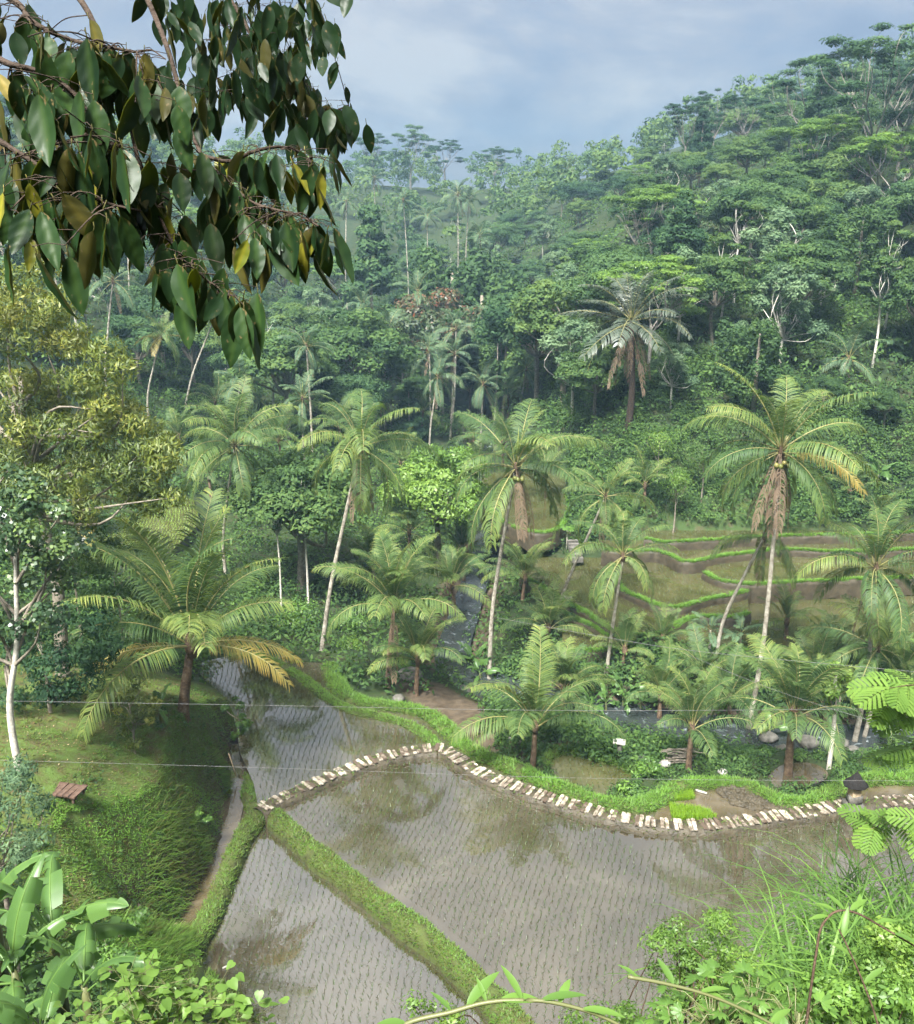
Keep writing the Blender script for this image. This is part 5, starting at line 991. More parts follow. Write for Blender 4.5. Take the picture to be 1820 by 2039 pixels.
# ------------------------------------------------------------------ the tree overhanging the viewpoint
def nearleafmats():
    def side(name, c1, c2, rough, spec, tr):
        m, nt, o = newmat(name); at = N(nt, 'ShaderNodeAttribute', attribute_name='tint'); oi = N(nt, 'ShaderNodeObjectInfo'); tc = N(nt, 'ShaderNodeTexCoord')
        nz = N(nt, 'ShaderNodeTexNoise'); nz.inputs['Scale'].default_value = 22; nz.inputs['Detail'].default_value = 4; LK(nt, tc, 'Object', nz, 'Vector')
        ad = N(nt, 'ShaderNodeMath', operation='MULTIPLY_ADD'); LK(nt, nz, 'Fac', ad, 0); ad.inputs[1].default_value = .5; LK(nt, oi, 'Random', ad, 2)
        rp = ramp(nt, [(.2, c1), (1.3 / 1.5, c2)]); LK(nt, ad, 0, rp, 0)
        mr = N(nt, 'ShaderNodeMix', data_type='RGBA'); mr.inputs[7].default_value = (min(1, c2[0] * 2.6 + .02), min(1, c2[1] * 2.2 + .02), c2[2] * 1.6, 1); LK(nt, at, 'Fac', mr, 0); LK(nt, rp, 0, mr, 6)
        vo = N(nt, 'ShaderNodeTexNoise'); vo.inputs['Scale'].default_value = 38; vo.inputs['Detail'].default_value = 3; LK(nt, tc, 'Object', vo, 'Vector'); vr = ramp(nt, [(.66, (0, 0, 0)), (.7, (1, 1, 1))]); LK(nt, vo, 'Fac', vr, 0)
        sp2 = N(nt, 'ShaderNodeMix', data_type='RGBA'); LK(nt, vr, 0, sp2, 0); LK(nt, mr, 2, sp2, 6); sp2.inputs[7].default_value = (.16, .12, .05, 1); mr = sp2      # blemishes
        p = N(nt, 'ShaderNodeBsdfPrincipled'); LK(nt, mr, 2, p, 'Base Color'); p.inputs['Roughness'].default_value = rough; p.inputs['Specular IOR Level'].default_value = spec
        wv = N(nt, 'ShaderNodeTexWave', bands_direction='DIAGONAL'); wv.inputs['Scale'].default_value = 14; wv.inputs['Distortion'].default_value = 3.0; LK(nt, tc, 'Object', wv, 'Vector')
        bp = N(nt, 'ShaderNodeBump'); bp.inputs['Strength'].default_value = .12; bp.inputs['Distance'].default_value = .004; LK(nt, wv, 'Fac', bp, 'Height'); LK(nt, bp, 0, p, 'Normal')
        t = N(nt, 'ShaderNodeBsdfTranslucent'); t.inputs[0].default_value = (.2, .23, .02, 1); x = N(nt, 'ShaderNodeMixShader'); x.inputs[0].default_value = tr; LK(nt, p, 0, x, 1); LK(nt, t, 0, x, 2); LK(nt, x, 0, o, 0); return m
    return side('leaf_upper_side', (.007, .024, .009), (.022, .056, .015), .45, .3, .3), side('leaf_under_side', (.045, .045, .010), (.09, .085, .02), .55, .25, .3), side('yellow_leaf_upper', (.15, .19, .02), (.25, .25, .03), .35, .4, .45), side('yellow_leaf_under', (.2, .19, .04), (.3, .25, .07), .5, .3, .45)
LU, LD, YU, YD = nearleafmats()
def near_leaf(L, W, cup, arch, seed, mats, wav=.03):
    """hangs along -Z from its stalk at the origin; upper side +Y; two skins, the upper and the under side"""
    rng = np.random.default_rng(seed); n, m = 13, 5; s = np.linspace(0, 1, n); w_ = W / 2 * np.sin(np.clip(s, .004, 1) ** .85 * math.pi) ** .72; w_[-1] = .001; w_ *= (1 - .25 * s ** 4); f = np.linspace(-1, 1, m); ph = rng.uniform(0, 6.28)
    X = w_[:, None] * f[None]; Z = -(s[:, None] * L) + .0 * X; Y = cup * np.abs(f)[None] ** 1.2 * w_[:, None] + arch * L * (s[:, None] ** 2 - .3 * s[:, None]) + wav * L * .35 * np.sin(s[:, None] * 15 + ph) * np.abs(f)[None] ** 2
    st = np.stack([X, Y, Z], -1).reshape(-1, 3); st[:, 2] -= .02; i, j = np.meshgrid(np.arange(n - 1), np.arange(m - 1), indexing='ij'); a = i * m + j; F = np.stack([a, a + 1, a + m + 1, a + m], -1).reshape(-1, 4); N_ = n * m
    V_ = np.vstack([st + np.array([0, .0006, 0]), st - np.array([0, .0006, 0])]); tint = np.tile((np.abs(np.tile(f, n)) < .1) * .28, 2)
    mb = MB(); mb.tube([(0, 0, .012), (0, -.004, -.01), (0, 0, -.022)], [.002, .0018, .0016], 4); pv = np.vstack(mb.v); 
    Fa = np.vstack([F[:, ::-1], F + N_]); mi = np.r_[np.zeros(len(F)), np.ones(len(F)), np.ones(len(mb.f4[0])), np.ones(len(mb.f3[0]))]
    return mesh('leaf', np.vstack([V_, pv]), [np.vstack([Fa, mb.f4[0] + 2 * N_]), mb.f3[0] + 2 * N_], mats, tint=np.r_[tint, np.zeros(len(pv))], mi=mi)
NL = [near_leaf(.165 + .02 * (k % 3), .070 + .006 * (k % 4), .18 + .12 * (k % 3), [.05, -.1, .16, .0, -.18][k % 5], k, [LU, LD]) for k in range(10)]
NY = [near_leaf(.15, .055, .3, .1 * (-1) ** k, 50 + k, [YU, YD]) for k in range(3)]
tb_ = np.array([-4.2, 1.0, zat(-4.2, 1.0)]); trunk0 = tag(empty('overhanging_tree', tb_), 'dark glossy-leaved tree overhanging the viewpoint at the upper left', 'tree')
mb = MB(); mb.tube(catmull([(0, 0, -.5), (.1, .05, 2), (.2, .1, 4.4), (.3, .3, 6.5)], 6), np.linspace(.24, .12, 19), 10); mb.build('trunk', M['dark_bark'], trunk0)
rgn = np.random.default_rng(17); nleaf = [0]
ALL = []
class Bough:
    def __init__(s, pts, r0, r1):
        s.pts = np.array([PT(u, v, t) for u, v, t in pts]) - tb_; s.mb = MB(); s.o = None; s.line = resample(catmull(s.pts, 6), .03); s.mb.tube(s.line, np.linspace(r0, r1, len(s.line)), 6); s.r1 = r1; s.lv = []; s.line0 = s.line
    def twig(s, a, b, r=.0017):
        m_ = (a + b) / 2 + rgn.normal(0, .006, 3); m_[2] += .012; l = catmull([a, m_, b], 4); s.mb.tube(l, np.linspace(r, .0016, len(l)), 4); return l
    def leaf(s, p, sc=1.0, yellow=False, face=None):
        yaw = math.pi + rgn.normal(0, 1.15); s.lv.append((p, yellow, (rgn.normal(.0, .28), rgn.normal(0, .28), yaw), sc * rgn.uniform(.45, .88)))
    def done(s):
        s.o = s.mb.build('branch', M['dark_bark'], trunk0)
        ALL.extend((sc / np.linalg.norm(p + tb_ - CAM), s.o, p, yl, rot, sc) for p, yl, rot, sc in s.lv)
    def along(s, n, a=0.0, b=1.0, sc=1.0, spread=.05, py=.03):
        for k in range(n):
            q = a + (b - a) * (k + rgn.random()) / n; p = s.line0[int(q * (len(s.line0) - 1))]; e = p + rgn.normal(0, spread, 3) * np.array([1, 1, .4]); e[2] -= .01; l = s.twig(p, e); s.leaf(l[-1], sc, rgn.random() < py)
    def fan(s, u, v, t, n, sc=1.0, py=.05, w=.06, wander=None):
        n = int(n * 1.85 + .5); e = PT(u, v - 12, t) - tb_; k = np.argmin(np.linalg.norm(s.line0 - e, axis=1)); p = s.line0[k]; l = s.twig(p, e, .0026); dr = (e - p); dr /= np.linalg.norm(dr) + 1e-9
        for q in range(n):
            k_ = max(0, len(l) - 1 - int(q * 1.6)); a_ = l[k_]; c_ = a_ + rgn.normal(0, w * .75, 3) * np.array([1, 1, .2]) - np.array([0, 0, .012]); s.mb.tube([a_, (a_ + c_) / 2 + np.array([0, 0, .006]), c_], [.0011, .001, .001], 4, cap=False); s.leaf(c_, sc, rgn.random() < py)
# upper near limb
B = Bough([(-420, -160, 3.2), (-120, -60, 2.9), (25, 0, 2.65), (60, 40, 2.6), (130, 76, 2.55), (205, 92, 2.5), (272, 104, 2.5)], .022, .004); B.along(10, .55, 1.0, .95, py=.05)
for u, v, n in [(95, 75, 4), (150, 110, 4), (195, 130, 4), (215, 150, 5), (165, 150, 3), (250, 130, 4), (285, 160, 4), (300, 190, 4), (320, 215, 3), (330, 130, 2), (140, 95, 2), (30, 60, 3), (55, 85, 3), (10, 20, 3), (270, 215, 3), (350, 240, 2)]: B.fan(u, v, 2.45 + rgn.normal(0, .1), n, .95, py=.1)
B.done()
# second limb, entering at the left edge
B = Bough([(-400, 60, 2.9), (-100, 85, 2.6), (20, 128, 2.4), (80, 143, 2.38), (150, 190, 2.36), (210, 280, 2.35), (255, 330, 2.35)], .02, .004)
for u, v, n in [(30, 150, 3), (60, 200, 4), (15, 200, 3), (90, 240, 4), (40, 260, 3), (130, 230, 3), (170, 230, 2), (110, 300, 3), (140, 285, 2), (200, 300, 2), (240, 300, 3), (262, 330, 3), (20, 330, 3), (60, 340, 3), (90, 330, 2), (155, 330, 2)]: B.fan(u, v, 2.3 + rgn.normal(0, .12), n, .95, py=.07)
B.done()
# low limb at the left edge
B = Bough([(-300, 180, 2.6), (-80, 240, 2.4), (30, 300, 2.3), (90, 340, 2.28), (150, 378, 2.26), (215, 405, 2.25), (280, 420, 2.25)], .014, .003)
for u, v, n in [(10, 340, 3), (40, 370, 3), (80, 380, 3), (130, 410, 4), (165, 430, 3), (200, 420, 2), (60, 470, 4), (100, 480, 3), (30, 480, 3), (130, 500, 3), (165, 470, 2), (20, 430, 2)]: B.fan(u, v, 2.25 + rgn.normal(0, .1), n, .95, py=.07)
B.done()
# limb hanging through the middle
B = Bough([(-250, -250, 3.2), (100, -60, 2.9), (215, 110, 2.7), (257, 240, 2.6), (277, 327, 2.55), (302, 393, 2.5), (352, 498, 2.45), (418, 564, 2.42), (453, 599, 2.4)], .016, .003)
for u, v, n in [(255, 300, 3), (290, 380, 3), (270, 420, 3), (320, 440, 4), (300, 480, 3), (345, 510, 4), (365, 540, 3), (330, 530, 3), (385, 540, 3), (420, 575, 3), (455, 600, 2), (250, 470, 2), (365, 440, 3), (230, 340, 3)]: B.fan(u, v, 2.42 + rgn.normal(0, .1), n, .95, py=.1)
B.along(6, .6, 1, py=.15); B.done()
# limb reaching right
B = Bough([(200, -200, 3.4), (320, 60, 3.1), (370, 230, 2.9), (403, 310, 2.85), (453, 362, 2.8), (503, 403, 2.8), (560, 420, 2.75), (594, 428, 2.75), (634, 450, 2.7)], .014, .003)
for u, v, n in [(400, 330, 3), (430, 350, 3), (415, 400, 4), (460, 410, 4), (480, 440, 4), (430, 450, 3), (520, 430, 4), (540, 450, 4), (570, 470, 4), (600, 490, 4), (620, 500, 4), (630, 455, 3), (500, 480, 3), (545, 500, 3), (465, 490, 3), (590, 440, 3), (380, 300, 3), (365, 350, 3)]: B.fan(u, v, 2.75 + rgn.normal(0, .1), n, 1.0, py=.12 if u > 560 else .04)
B.done()
B = Bough([(403, 310, 2.85), (458, 322, 2.85), (503, 302, 2.85), (559, 292, 2.85), (604, 307, 2.8), (622, 330, 2.8)], .008, .003)
for u, v, n in [(485, 315, 3), (520, 320, 3), (560, 310, 3), (590, 325, 3), (610, 330, 3), (615, 345, 2)]: B.fan(u, v, 2.8 + rgn.normal(0, .07), n, 1.0, py=.22 if u > 580 else .03)
B.done()
# the farther, darker limb at the top
FARL = []
B = Bough([(100, -300, 5.6), (300, -120, 5.2), (440, -20, 5.0), (513, 90, 4.9), (569, 166, 4.85), (604, 191, 4.8), (654, 221, 4.8), (694, 210, 4.8)], .03, .004)
reg = [(340, -30), (668, -30), (655, 50), (610, 120), (598, 180), (655, 222), (690, 245), (668, 262), (600, 220), (560, 225), (500, 205), (440, 210), (360, 190), (350, 90)]
ra = np.array(reg, float); cnt_ = 0
while cnt_ < 66:
    u, v = rgn.uniform(335, 700), rgn.uniform(-30, 265)
    if not inpoly(np.array([u]), np.array([v]), ra)[0]: continue
    t = 4.7 + rgn.normal(0, .35); cnt_ += 1
    if cnt_ <= 20: B.fan(u, v, t, 5, .98, py=.05, w=.085)
    else: FARL.append((u, v, t))
for u, v in [(640, 240), (662, 252), (678, 262), (655, 272), (622, 225), (612, 250), (640, 262), (670, 285)]: B.fan(u, v, 4.7, 4, 1.0, py=.05, w=.06)
B.done()
rows_v, rows_f, rows_t, mi_, off = [], [], [], [], 0
ALL.sort(key=lambda e: -e[0])
for _, bo, p, yl, rot_, sc in ALL[:300]: link('leaf', (NY[int(rgn.integers(3))] if yl else NL[int(rgn.integers(10))]), bo, p, rot_, sc)      # those that show largest
def join(me, Rm, sc, p):
    global off
    nv = len(me.vertices); co = np.empty(nv * 3); me.vertices.foreach_get('co', co); rows_v.append(co.reshape(-1, 3) * sc @ Rm.T + p)
    f = [tuple(g.vertices) for g in me.polygons if len(g.vertices) == 4]; rows_f.append(np.array(f) + off); mi_.append(np.array([g.material_index for g in me.polygons if len(g.vertices) == 4])); off += nv
for _, bo, p, yl, rot_, sc in ALL[300:]: join(NL[int(rgn.integers(10))], np.array(Matrix.Rotation(rot_[2], 3, 'Z') @ Matrix.Rotation(rot_[1], 3, 'Y') @ Matrix.Rotation(rot_[0], 3, 'X')), sc, p)
for u, v, t in FARL + [(rgn.uniform(-300, 700), rgn.uniform(-900, -230), rgn.uniform(3.2, 5.5)) for _ in range(60)]:  # plus unseen canopy clusters above the view, added to shade the near leaves
    for q in range(5):
        p = PT(u, v, t) + rgn.normal(0, .09, 3) * np.array([1, 1, .5]) - tb_
        Rm = np.array(Matrix.Rotation(math.pi + rgn.normal(0, 1.15), 3, 'Z') @ Matrix.Rotation(rgn.normal(0, .3), 3, 'X') @ Matrix.Rotation(rgn.normal(0, .3), 3, 'Y')); join(NL[int(rgn.integers(10))], Rm, rgn.uniform(.6, .95), p)
fol = link('foliage', mesh('foliage', np.vstack(rows_v), np.vstack(rows_f), [LU, LD], tint=np.zeros(off), mi=np.concatenate(mi_)), trunk0); fol['kind'] = 'stuff'

# ------------------------------------------------------------------ plants just below the viewpoint
def grow(name, label, base, cat): return tag(empty(name, base), label, cat)
def grass_clump(label, u, v, Y, n, L, seed, spread=.35, wd=.022, mat='fresh', lean=.35):
    rng = np.random.default_rng(seed); p = PY(u, v, Y); o = grow('grass_clump', label, p, 'grass'); bs = np.c_[rng.normal(0, spread, (n, 2)), np.full(n, -.1)]; V_, a4, a3, m_ = blades(bs, L * rng.uniform(.55, 1.15, n), wd * rng.uniform(.7, 1.3, n), np.abs(rng.normal(lean, .22, n)), rng.uniform(0, 6.283, n), bend=.75, seg=5)
    link('blades', mesh('blades', V_, [a4, a3], [M[mat]], tint=np.repeat(np.clip(rng.normal(.5, .2, n), 0, 1), m_)), o); return o
for k, (u, v, Y, n, L, sp_, lab) in enumerate([(1540, 1990, 7.2, 130, 1.25, .22, 'tall arching grass clump left of the bent brown stem'), (1690, 1960, 6.8, 170, 1.2, .3, 'tall grass clump right of the bent brown stem'), (1790, 1900, 7.4, 200, 1.4, .3, 'tall grass at the right edge'), (1620, 2040, 6.2, 120, 1.0, .3, 'grass clump at the foot of the bent stem'), (1440, 2020, 6.6, 90, .9, .22, 'low grass clump left in the foreground'), (1800, 2030, 6, 160, 1.1, .3, 'dense grass in the lower right corner'), (1720, 1830, 9, 120, 1.5, .35, 'farther tall grass with seed heads at the right'), (1765, 1960, 7.8, 180, 1.7, .35, 'tallest wispy grass reaching up at the right edge'), (1590, 1960, 7.6, 110, 1.3, .3, 'wispy grass behind the bent brown stem'), (1660, 1900, 8.6, 120, 1.4, .35, 'wispy grass in front of the paddy at the right')]): grass_clump(lab, u, v, Y, n, L, 700 + k, sp_)
def palmate(seed, R_=.095, n=7):
    rng = np.random.default_rng(seed); mb = MB()
    for k in range(n):
        a = (k - (n - 1) / 2) * .52; L = R_ * (1 - .09 * abs(k - (n - 1) / 2)); d = np.array([math.cos(a), math.sin(a), 0]); s_ = np.array([-math.sin(a), math.cos(a), 0]); st = np.array([0, .25, .55, .8, 1.0]); w_ = np.array([.02, .1, .16, .11, 0]) * R_; z = -.25 * R_ * st ** 2
        V_ = []; 
        for q in range(5): c_ = d * L * st[q] + np.array([0, 0, z[q]]); V_ += [c_ - s_ * w_[q] + np.array([0, 0, .02 * R_]), c_, c_ + s_ * w_[q] + np.array([0, 0, .02 * R_])]
        F_ = [(3 * q + e, 3 * q + e + 1, 3 * q + e + 4, 3 * q + e + 3) for q in range(4) for e in (0, 1)]; mb.add(V_, F_, .5 + rng.normal(0, .1))
    return mb.data('leaf', [M['fresh']])
PM = [palmate(k) for k in range(4)]
def cassava(label, u, v, Y, n, R_, seed):
    rng = np.random.default_rng(seed); p = PY(u, v, Y); o = grow('cassava_plant', label, p - np.array([0, 0, .9]), 'plant'); mb = MB(); mb.tube([(0, 0, -.2), (.02, .0, .5), (0, 0, .95)], [.02, .016, .01], 5)
    for k in range(n):
        a = rng.uniform(0, 6.28); r_ = R_ * math.sqrt(rng.random()); e = np.array([r_ * math.cos(a), r_ * math.sin(a), .9 + rng.uniform(-.3, .22) - .35 * r_]); mb.tube([(0, 0, rng.uniform(.5, .9)), e * np.array([.6, .6, 1]) + np.array([0, 0, .03]), e], [.005, .004, .003], 4); link('leaf', PM[int(rng.integers(4))], o, e, (rng.normal(0, .3), rng.normal(.1, .3), a + rng.normal(0, .4)), rng.uniform(.75, 1.25))
    mb.build('stem', M['banana_stem'], o)
for k, (u, v, Y, n, R_, lab) in enumerate([(1420, 2020, 5.0, 60, .36, 'plant with fingered leaves at the bottom, left of the pair'), (1500, 2000, 5.2, 60, .36, 'plant with fingered leaves at the bottom, middle'), (1590, 2030, 4.9, 52, .34, 'plant with fingered leaves at the bottom beside the grass'), (1360, 2060, 4.8, 40, .3, 'small fingered-leaf plant at the bottom edge')]): cassava(lab, u, v, Y, n, R_, 720 + k)
def near_bush(label, pts, Y, n, size, mat, seed, rad=(.1, .2), aspect=.5, droop=.2, dy=.3, hb=1.0, name='shrub'):
    rng = np.random.default_rng(seed); c0 = PY(np.mean([p[0] for p in pts]), max(p[1] for p in pts), Y); b0 = c0 - np.array([0, 0, hb]); o = grow(name, label, b0, 'shrub'); bl = []
    for u, v in pts:
        for q in range(3): c_ = PY(u + rng.normal(0, 18), v + rng.normal(0, 14), Y + rng.uniform(-dy, dy)) - b0; s_ = rng.uniform(*rad); bl.append((*c_, s_, s_, s_ * .8, rng.uniform(.2, .85)))
    mb = MB(); limbs(mb, np.array([0, 0, -.2]), [(np.array(b[:3]), .003) for b in bl[:14]], .014, rng, 4); mb.build('stems', M['twig'], o); V_, F_, t_ = blobleaves(bl, n, size, aspect, droop, seed, shell=.2, low=.6); link('leaves', mesh('leaves', V_, F_, [M[mat]], tint=t_), o)
near_bush('feathery light green shrub in the lower foreground', [(1320, 1850), (1350, 1880), (1400, 1870), (1380, 1920), (1430, 1900), (1340, 1940), (1400, 1960), (1450, 1960), (1370, 2000), (1440, 1850), (1470, 1920)], 6.4, 6500, .04, 'lime', 731, (.09, .17), .35)
near_bush('dark broad-leaved weed mass in the lower right corner', [(1640, 1990), (1700, 1990), (1760, 1980), (1800, 2000), (1680, 2030), (1740, 2030), (1600, 2010), (1560, 2030)], 5.6, 4200, .055, 'fresh', 732, (.12, .2), .45)
near_bush('yellow-green creeper mass at the right edge', [(1780, 1900), (1810, 1930), (1750, 1930), (1790, 1970), (1815, 1870), (1760, 1890)], 6.2, 3600, .045, 'lime', 733, (.12, .2), .5)
near_bush('loose green weeds at the bottom centre', [(880, 2030), (850, 2010), (920, 2040), (1180, 2035), (1150, 2040), (1230, 2020), (1300, 2020), (1270, 2035)], 6.0, 2200, .04, 'lime', 734, (.08, .15), .45)
# heart-leaved bush at the bottom left: every leaf a piece
def heart_leaf(seed, R_=.034):
    rng = np.random.default_rng(seed); a = np.linspace(0, 2 * math.pi, 13)[:-1]; r_ = R_ * (1 - .28 * np.cos(a)); X = r_ * np.cos(a) * -1.0; X = np.where(np.abs(a - 0) < .01, R_ * 1.5, -r_ * np.cos(a)); X = R_ * np.array([1.45, .95, .45, 0, -.45, -.75, -.6, -.75, -.45, 0, .45, .95]); Y_ = R_ * np.array([0, .42, .75, .92, .85, .45, 0, -.45, -.85, -.92, -.75, -.42]); Z = -.25 * (X / R_) ** 2 * R_ * .4 + .12 * np.abs(Y_)
    V_ = np.vstack([[(0, 0, 0)], np.stack([X, Y_, Z], 1)]); F_ = np.array([(0, k + 1, (k + 1) % 12 + 1) for k in range(12)]); mb = MB(); mb.add(V_, F_, .5); return mb.data('leaf', [M['lime']])
HL = [heart_leaf(k) for k in range(3)]
hp = [(200, 2020), (240, 1990), (280, 1975), (330, 1960), (380, 1960), (300, 2010), (360, 2000), (420, 1990), (440, 2020), (480, 2000), (510, 2030), (230, 2035), (270, 2030), (390, 2030), (160, 2040), (330, 2035), (290, 1940), (250, 1960)]
c0 = PT(340, 2060, 5.4); hb_ = tag(empty('heart_leaved_bush', c0 - np.array([0, 0, 1.4])), 'pale green heart-leaved bush at the bottom left', 'shrub'); mb = MB()
for u, v in hp:
    e0 = PT(u, v, 5.1 + rgn.uniform(-.25, .25)) - (c0 - np.array([0, 0, 1.4])); mb.tube(catmull([(0, 0, 0), e0 * np.array([.5, .5, .75]), e0], 4), np.linspace(.012, .003, 9), 4)
    for q in range(18): c_ = e0 + rgn.normal(0, .09, 3) * np.array([1, 1, .55]); mb.tube([e0, c_], [.002, .0015], 3, cap=False); link('leaf', HL[int(rgn.integers(3))], hb_, c_, (rgn.normal(0, .35), rgn.normal(.25, .3), rgn.uniform(0, 6.28)), rgn.uniform(.6, 1.1))
mb.build('stems', M['banana_stem'], hb_)
# climbing stems with long leaves crossing the bottom of the view
def lance(seed, L=.12, W=.035):
    s_ = np.linspace(0, 1, 9); w_ = W / 2 * np.sin(np.clip(s_, .01, 1) ** .9 * math.pi) ** .8; w_[-1] = 0; V_ = []
    for q in range(9): V_ += [(s_[q] * L, -w_[q], .3 * w_[q] - .25 * L * s_[q] ** 2), (s_[q] * L, 0, -.25 * L * s_[q] ** 2), (s_[q] * L, w_[q], .3 * w_[q] - .25 * L * s_[q] ** 2)]
    F_ = [(3 * q + e, 3 * q + e + 1, 3 * q + e + 4, 3 * q + e + 3) for q in range(8) for e in (0, 1)]; mb = MB(); mb.add(V_, F_, .6); return mb.data('leaf', [M['fresh']])
LN = [lance(k, .075, .016 + .004 * k) for k in range(3)]
def vine(label, pts, r, lv, mat='banana_stem', root=None):
    W_ = [PT(*p) for p in pts]; b0 = W_[0]; o = tag(empty('climbing_stem', b0), label, 'vine'); mb = MB(); l = catmull([q - b0 for q in W_], 7); mb.tube(l, np.linspace(r, r * .6, len(l)), 6); mb.build('stem', M[mat], o)
    for f, az, el, sc in lv: link('leaf', LN[int(rgn.integers(3))], o, l[int(f * (len(l) - 1))], (0, -R(el), R(az)), sc)
vine('pale climbing stem with long leaves along the bottom edge', [(780, 2120, 2.2), (800, 2045, 2.2), (900, 2015, 2.2), (960, 1998, 2.2), (1020, 1992, 2.2), (1100, 1996, 2.2), (1200, 2025, 2.2), (1300, 2080, 2.2)], .0065, [(.18, 185, 15, 1.0), (.36, 40, 35, 1.5), (.45, 120, 50, .8), (.52, 5, 8, 1.4), (.62, 130, 45, 1.2), (.68, 8, 14, 1.5), (.75, 60, 30, .9), (.3, 150, 40, .9), (.8, 350, 10, 1.4)])
vine('pale stem slanting from the bottom centre to the right', [(1250, 1945, 2.6), (1330, 1960, 2.6), (1420, 1985, 2.6), (1520, 2030, 2.6), (1620, 2090, 2.6)], .0055, [(.1, 150, 30, .9), (.3, 120, 40, 1.1), (.45, 10, 12, 1.2), (.6, 160, 30, 1.0), (.8, 30, 20, 1.1)])
vine('brown stem bent over like a hook at the lower right', [(1600, 2090, 3.4), (1612, 1990, 3.4), (1625, 1900, 3.4), (1636, 1845, 3.4), (1665, 1815, 3.4), (1705, 1818, 3.4), (1760, 1848, 3.4), (1830, 1890, 3.4), (1900, 1940, 3.4)], .0055, [(.45, 190, 10, 1.1), (.5, 160, 25, 1.0), (.56, 140, 40, 1.1), (.6, 30, 20, 1.3), (.66, 70, 35, 1.1), (.72, 10, 10, 1.3), (.8, 330, 5, 1.2)], mat='twig')
vine('brown stem falling through the grass at the right', [(1760, 2100, 3.0), (1745, 2030, 3.0), (1720, 1960, 3.0), (1690, 1890, 3.0), (1670, 1850, 3.0)], .004, [(.5, 20, 40, 1.3), (.7, 160, 40, 1.2), (.9, 60, 60, 1.3)], mat='twig')
# feather-leaved branches reaching in from the right edge
def bipinnate(seed, L=.34):
    rng = np.random.default_rng(seed); mb = MB(); ns = 8; mb.tube([(0, 0, 0), (L * .5, 0, .02), (L, 0, -.03)], [.003, .0025, .0015], 4, .9)
    for k in range(ns):
        f = (k + 1) / ns
        for sg in (-1, 1):
            pl = L * .42 * math.sin((f * .8 + .15) * math.pi) ** .6; a = math.radians(62 - 25 * f) * sg; d = np.array([math.cos(a), math.sin(a), 0]); nrm = np.array([-math.sin(a), math.cos(a), 0]); b = np.array([L * f, 0, .02 * math.sin(f * 3.1)]); m = 11; q = (np.arange(m) + 1) / m; c_ = b + d * (pl * q)[:, None] + np.array([0, 0, -1]) * (pl * .18 * q ** 2)[:, None]
            for e in (-1, 1): w_ = .0125 * L / .34; tip = c_ + nrm * e * w_ + d * .006; V_ = np.stack([c_ - d * .006, tip - d * .004, tip + d * .008, c_ + d * .008], 1).reshape(-1, 3); mb.add(V_, np.arange(4 * m).reshape(m, 4), .5 + rng.normal(0, .08))
    return mb.data('leaf', [M['lime']])
BP = [bipinnate(k) for k in range(4)]
fo = tag(empty('feather_leaved_tree', PY(2050, 1980, 8.5)), 'feather-leaved branches reaching in at the right edge', 'tree'); fb = np.array(fo.location); mb = MB()
mb.tube(catmull([(0, 0, -1), (0, 0, 1.2), PY(1990, 1500, 8.5) - fb], 5), np.linspace(.06, .03, 11), 6); mb.build('trunk', M['twig'], fo)
for ln in ([(1990, 1500), (1900, 1440), (1820, 1410), (1745, 1395)], [(1990, 1540), (1900, 1500), (1830, 1490), (1760, 1500)], [(1990, 1690), (1900, 1650), (1830, 1635), (1770, 1640), (1735, 1650)], [(1990, 1460), (1900, 1390), (1830, 1365), (1770, 1370)]):
    l = catmull([PY(u, v, 8.3 + rgn.normal(0, .2)) - fb for u, v in ln], 6); mbb = MB(); mbb.tube(l, np.linspace(.014, .003, len(l)), 5); br = mbb.build('branch', M['twig'], fo)
    for k in range(16):
        q = .35 + .65 * (k + rgn.random()) / 16; az = math.atan2(l[-1][1] - l[0][1], l[-1][0] - l[0][0]) + (1 if k % 2 else -1) * rgn.uniform(.4, 1.3); link('leaf', BP[int(rgn.integers(4))], br, l[int(q * (len(l) - 1))], (rgn.normal(0, .25), rgn.uniform(-.1, .5), az), rgn.uniform(.8, 1.25))
# ------------------------------------------------------------------ small things
def rot(z, x=0, y=0): return np.array(Matrix.Rotation(z, 3, 'Z') @ Matrix.Rotation(x, 3, 'X') @ Matrix.Rotation(y, 3, 'Y'))
# slatted bench top on the lawn
g = hit(128, 1592); o = tag(empty('slatted_bench', g, R(-14)), 'low bench of dark brown slats on the lawn', 'bench')
sm = MB(); sm.box((0, 0, 0), (.22, .78, .045), jit=.004); SL = sm.data('slat', [M['wood']], False)
for k in range(6): link('slat', SL, o, (-.62 + k * .25, RNG.normal(0, .015), .17 + .03 * k * .2), (RNG.normal(0, .03), RNG.normal(0, .02), RNG.normal(0, .03)))
for sy in (-.28, .28): q = MB(); q.box((0, sy, .11), (1.45, .07, .06)); q.build('rail', M['wood'], o, False)
for sx in (-.6, .6):
    for sy in (-.28, .28): q = MB(); q.box((sx, sy, .02), (.07, .08, .2)); q.build('leg', M['wood'], o, False)
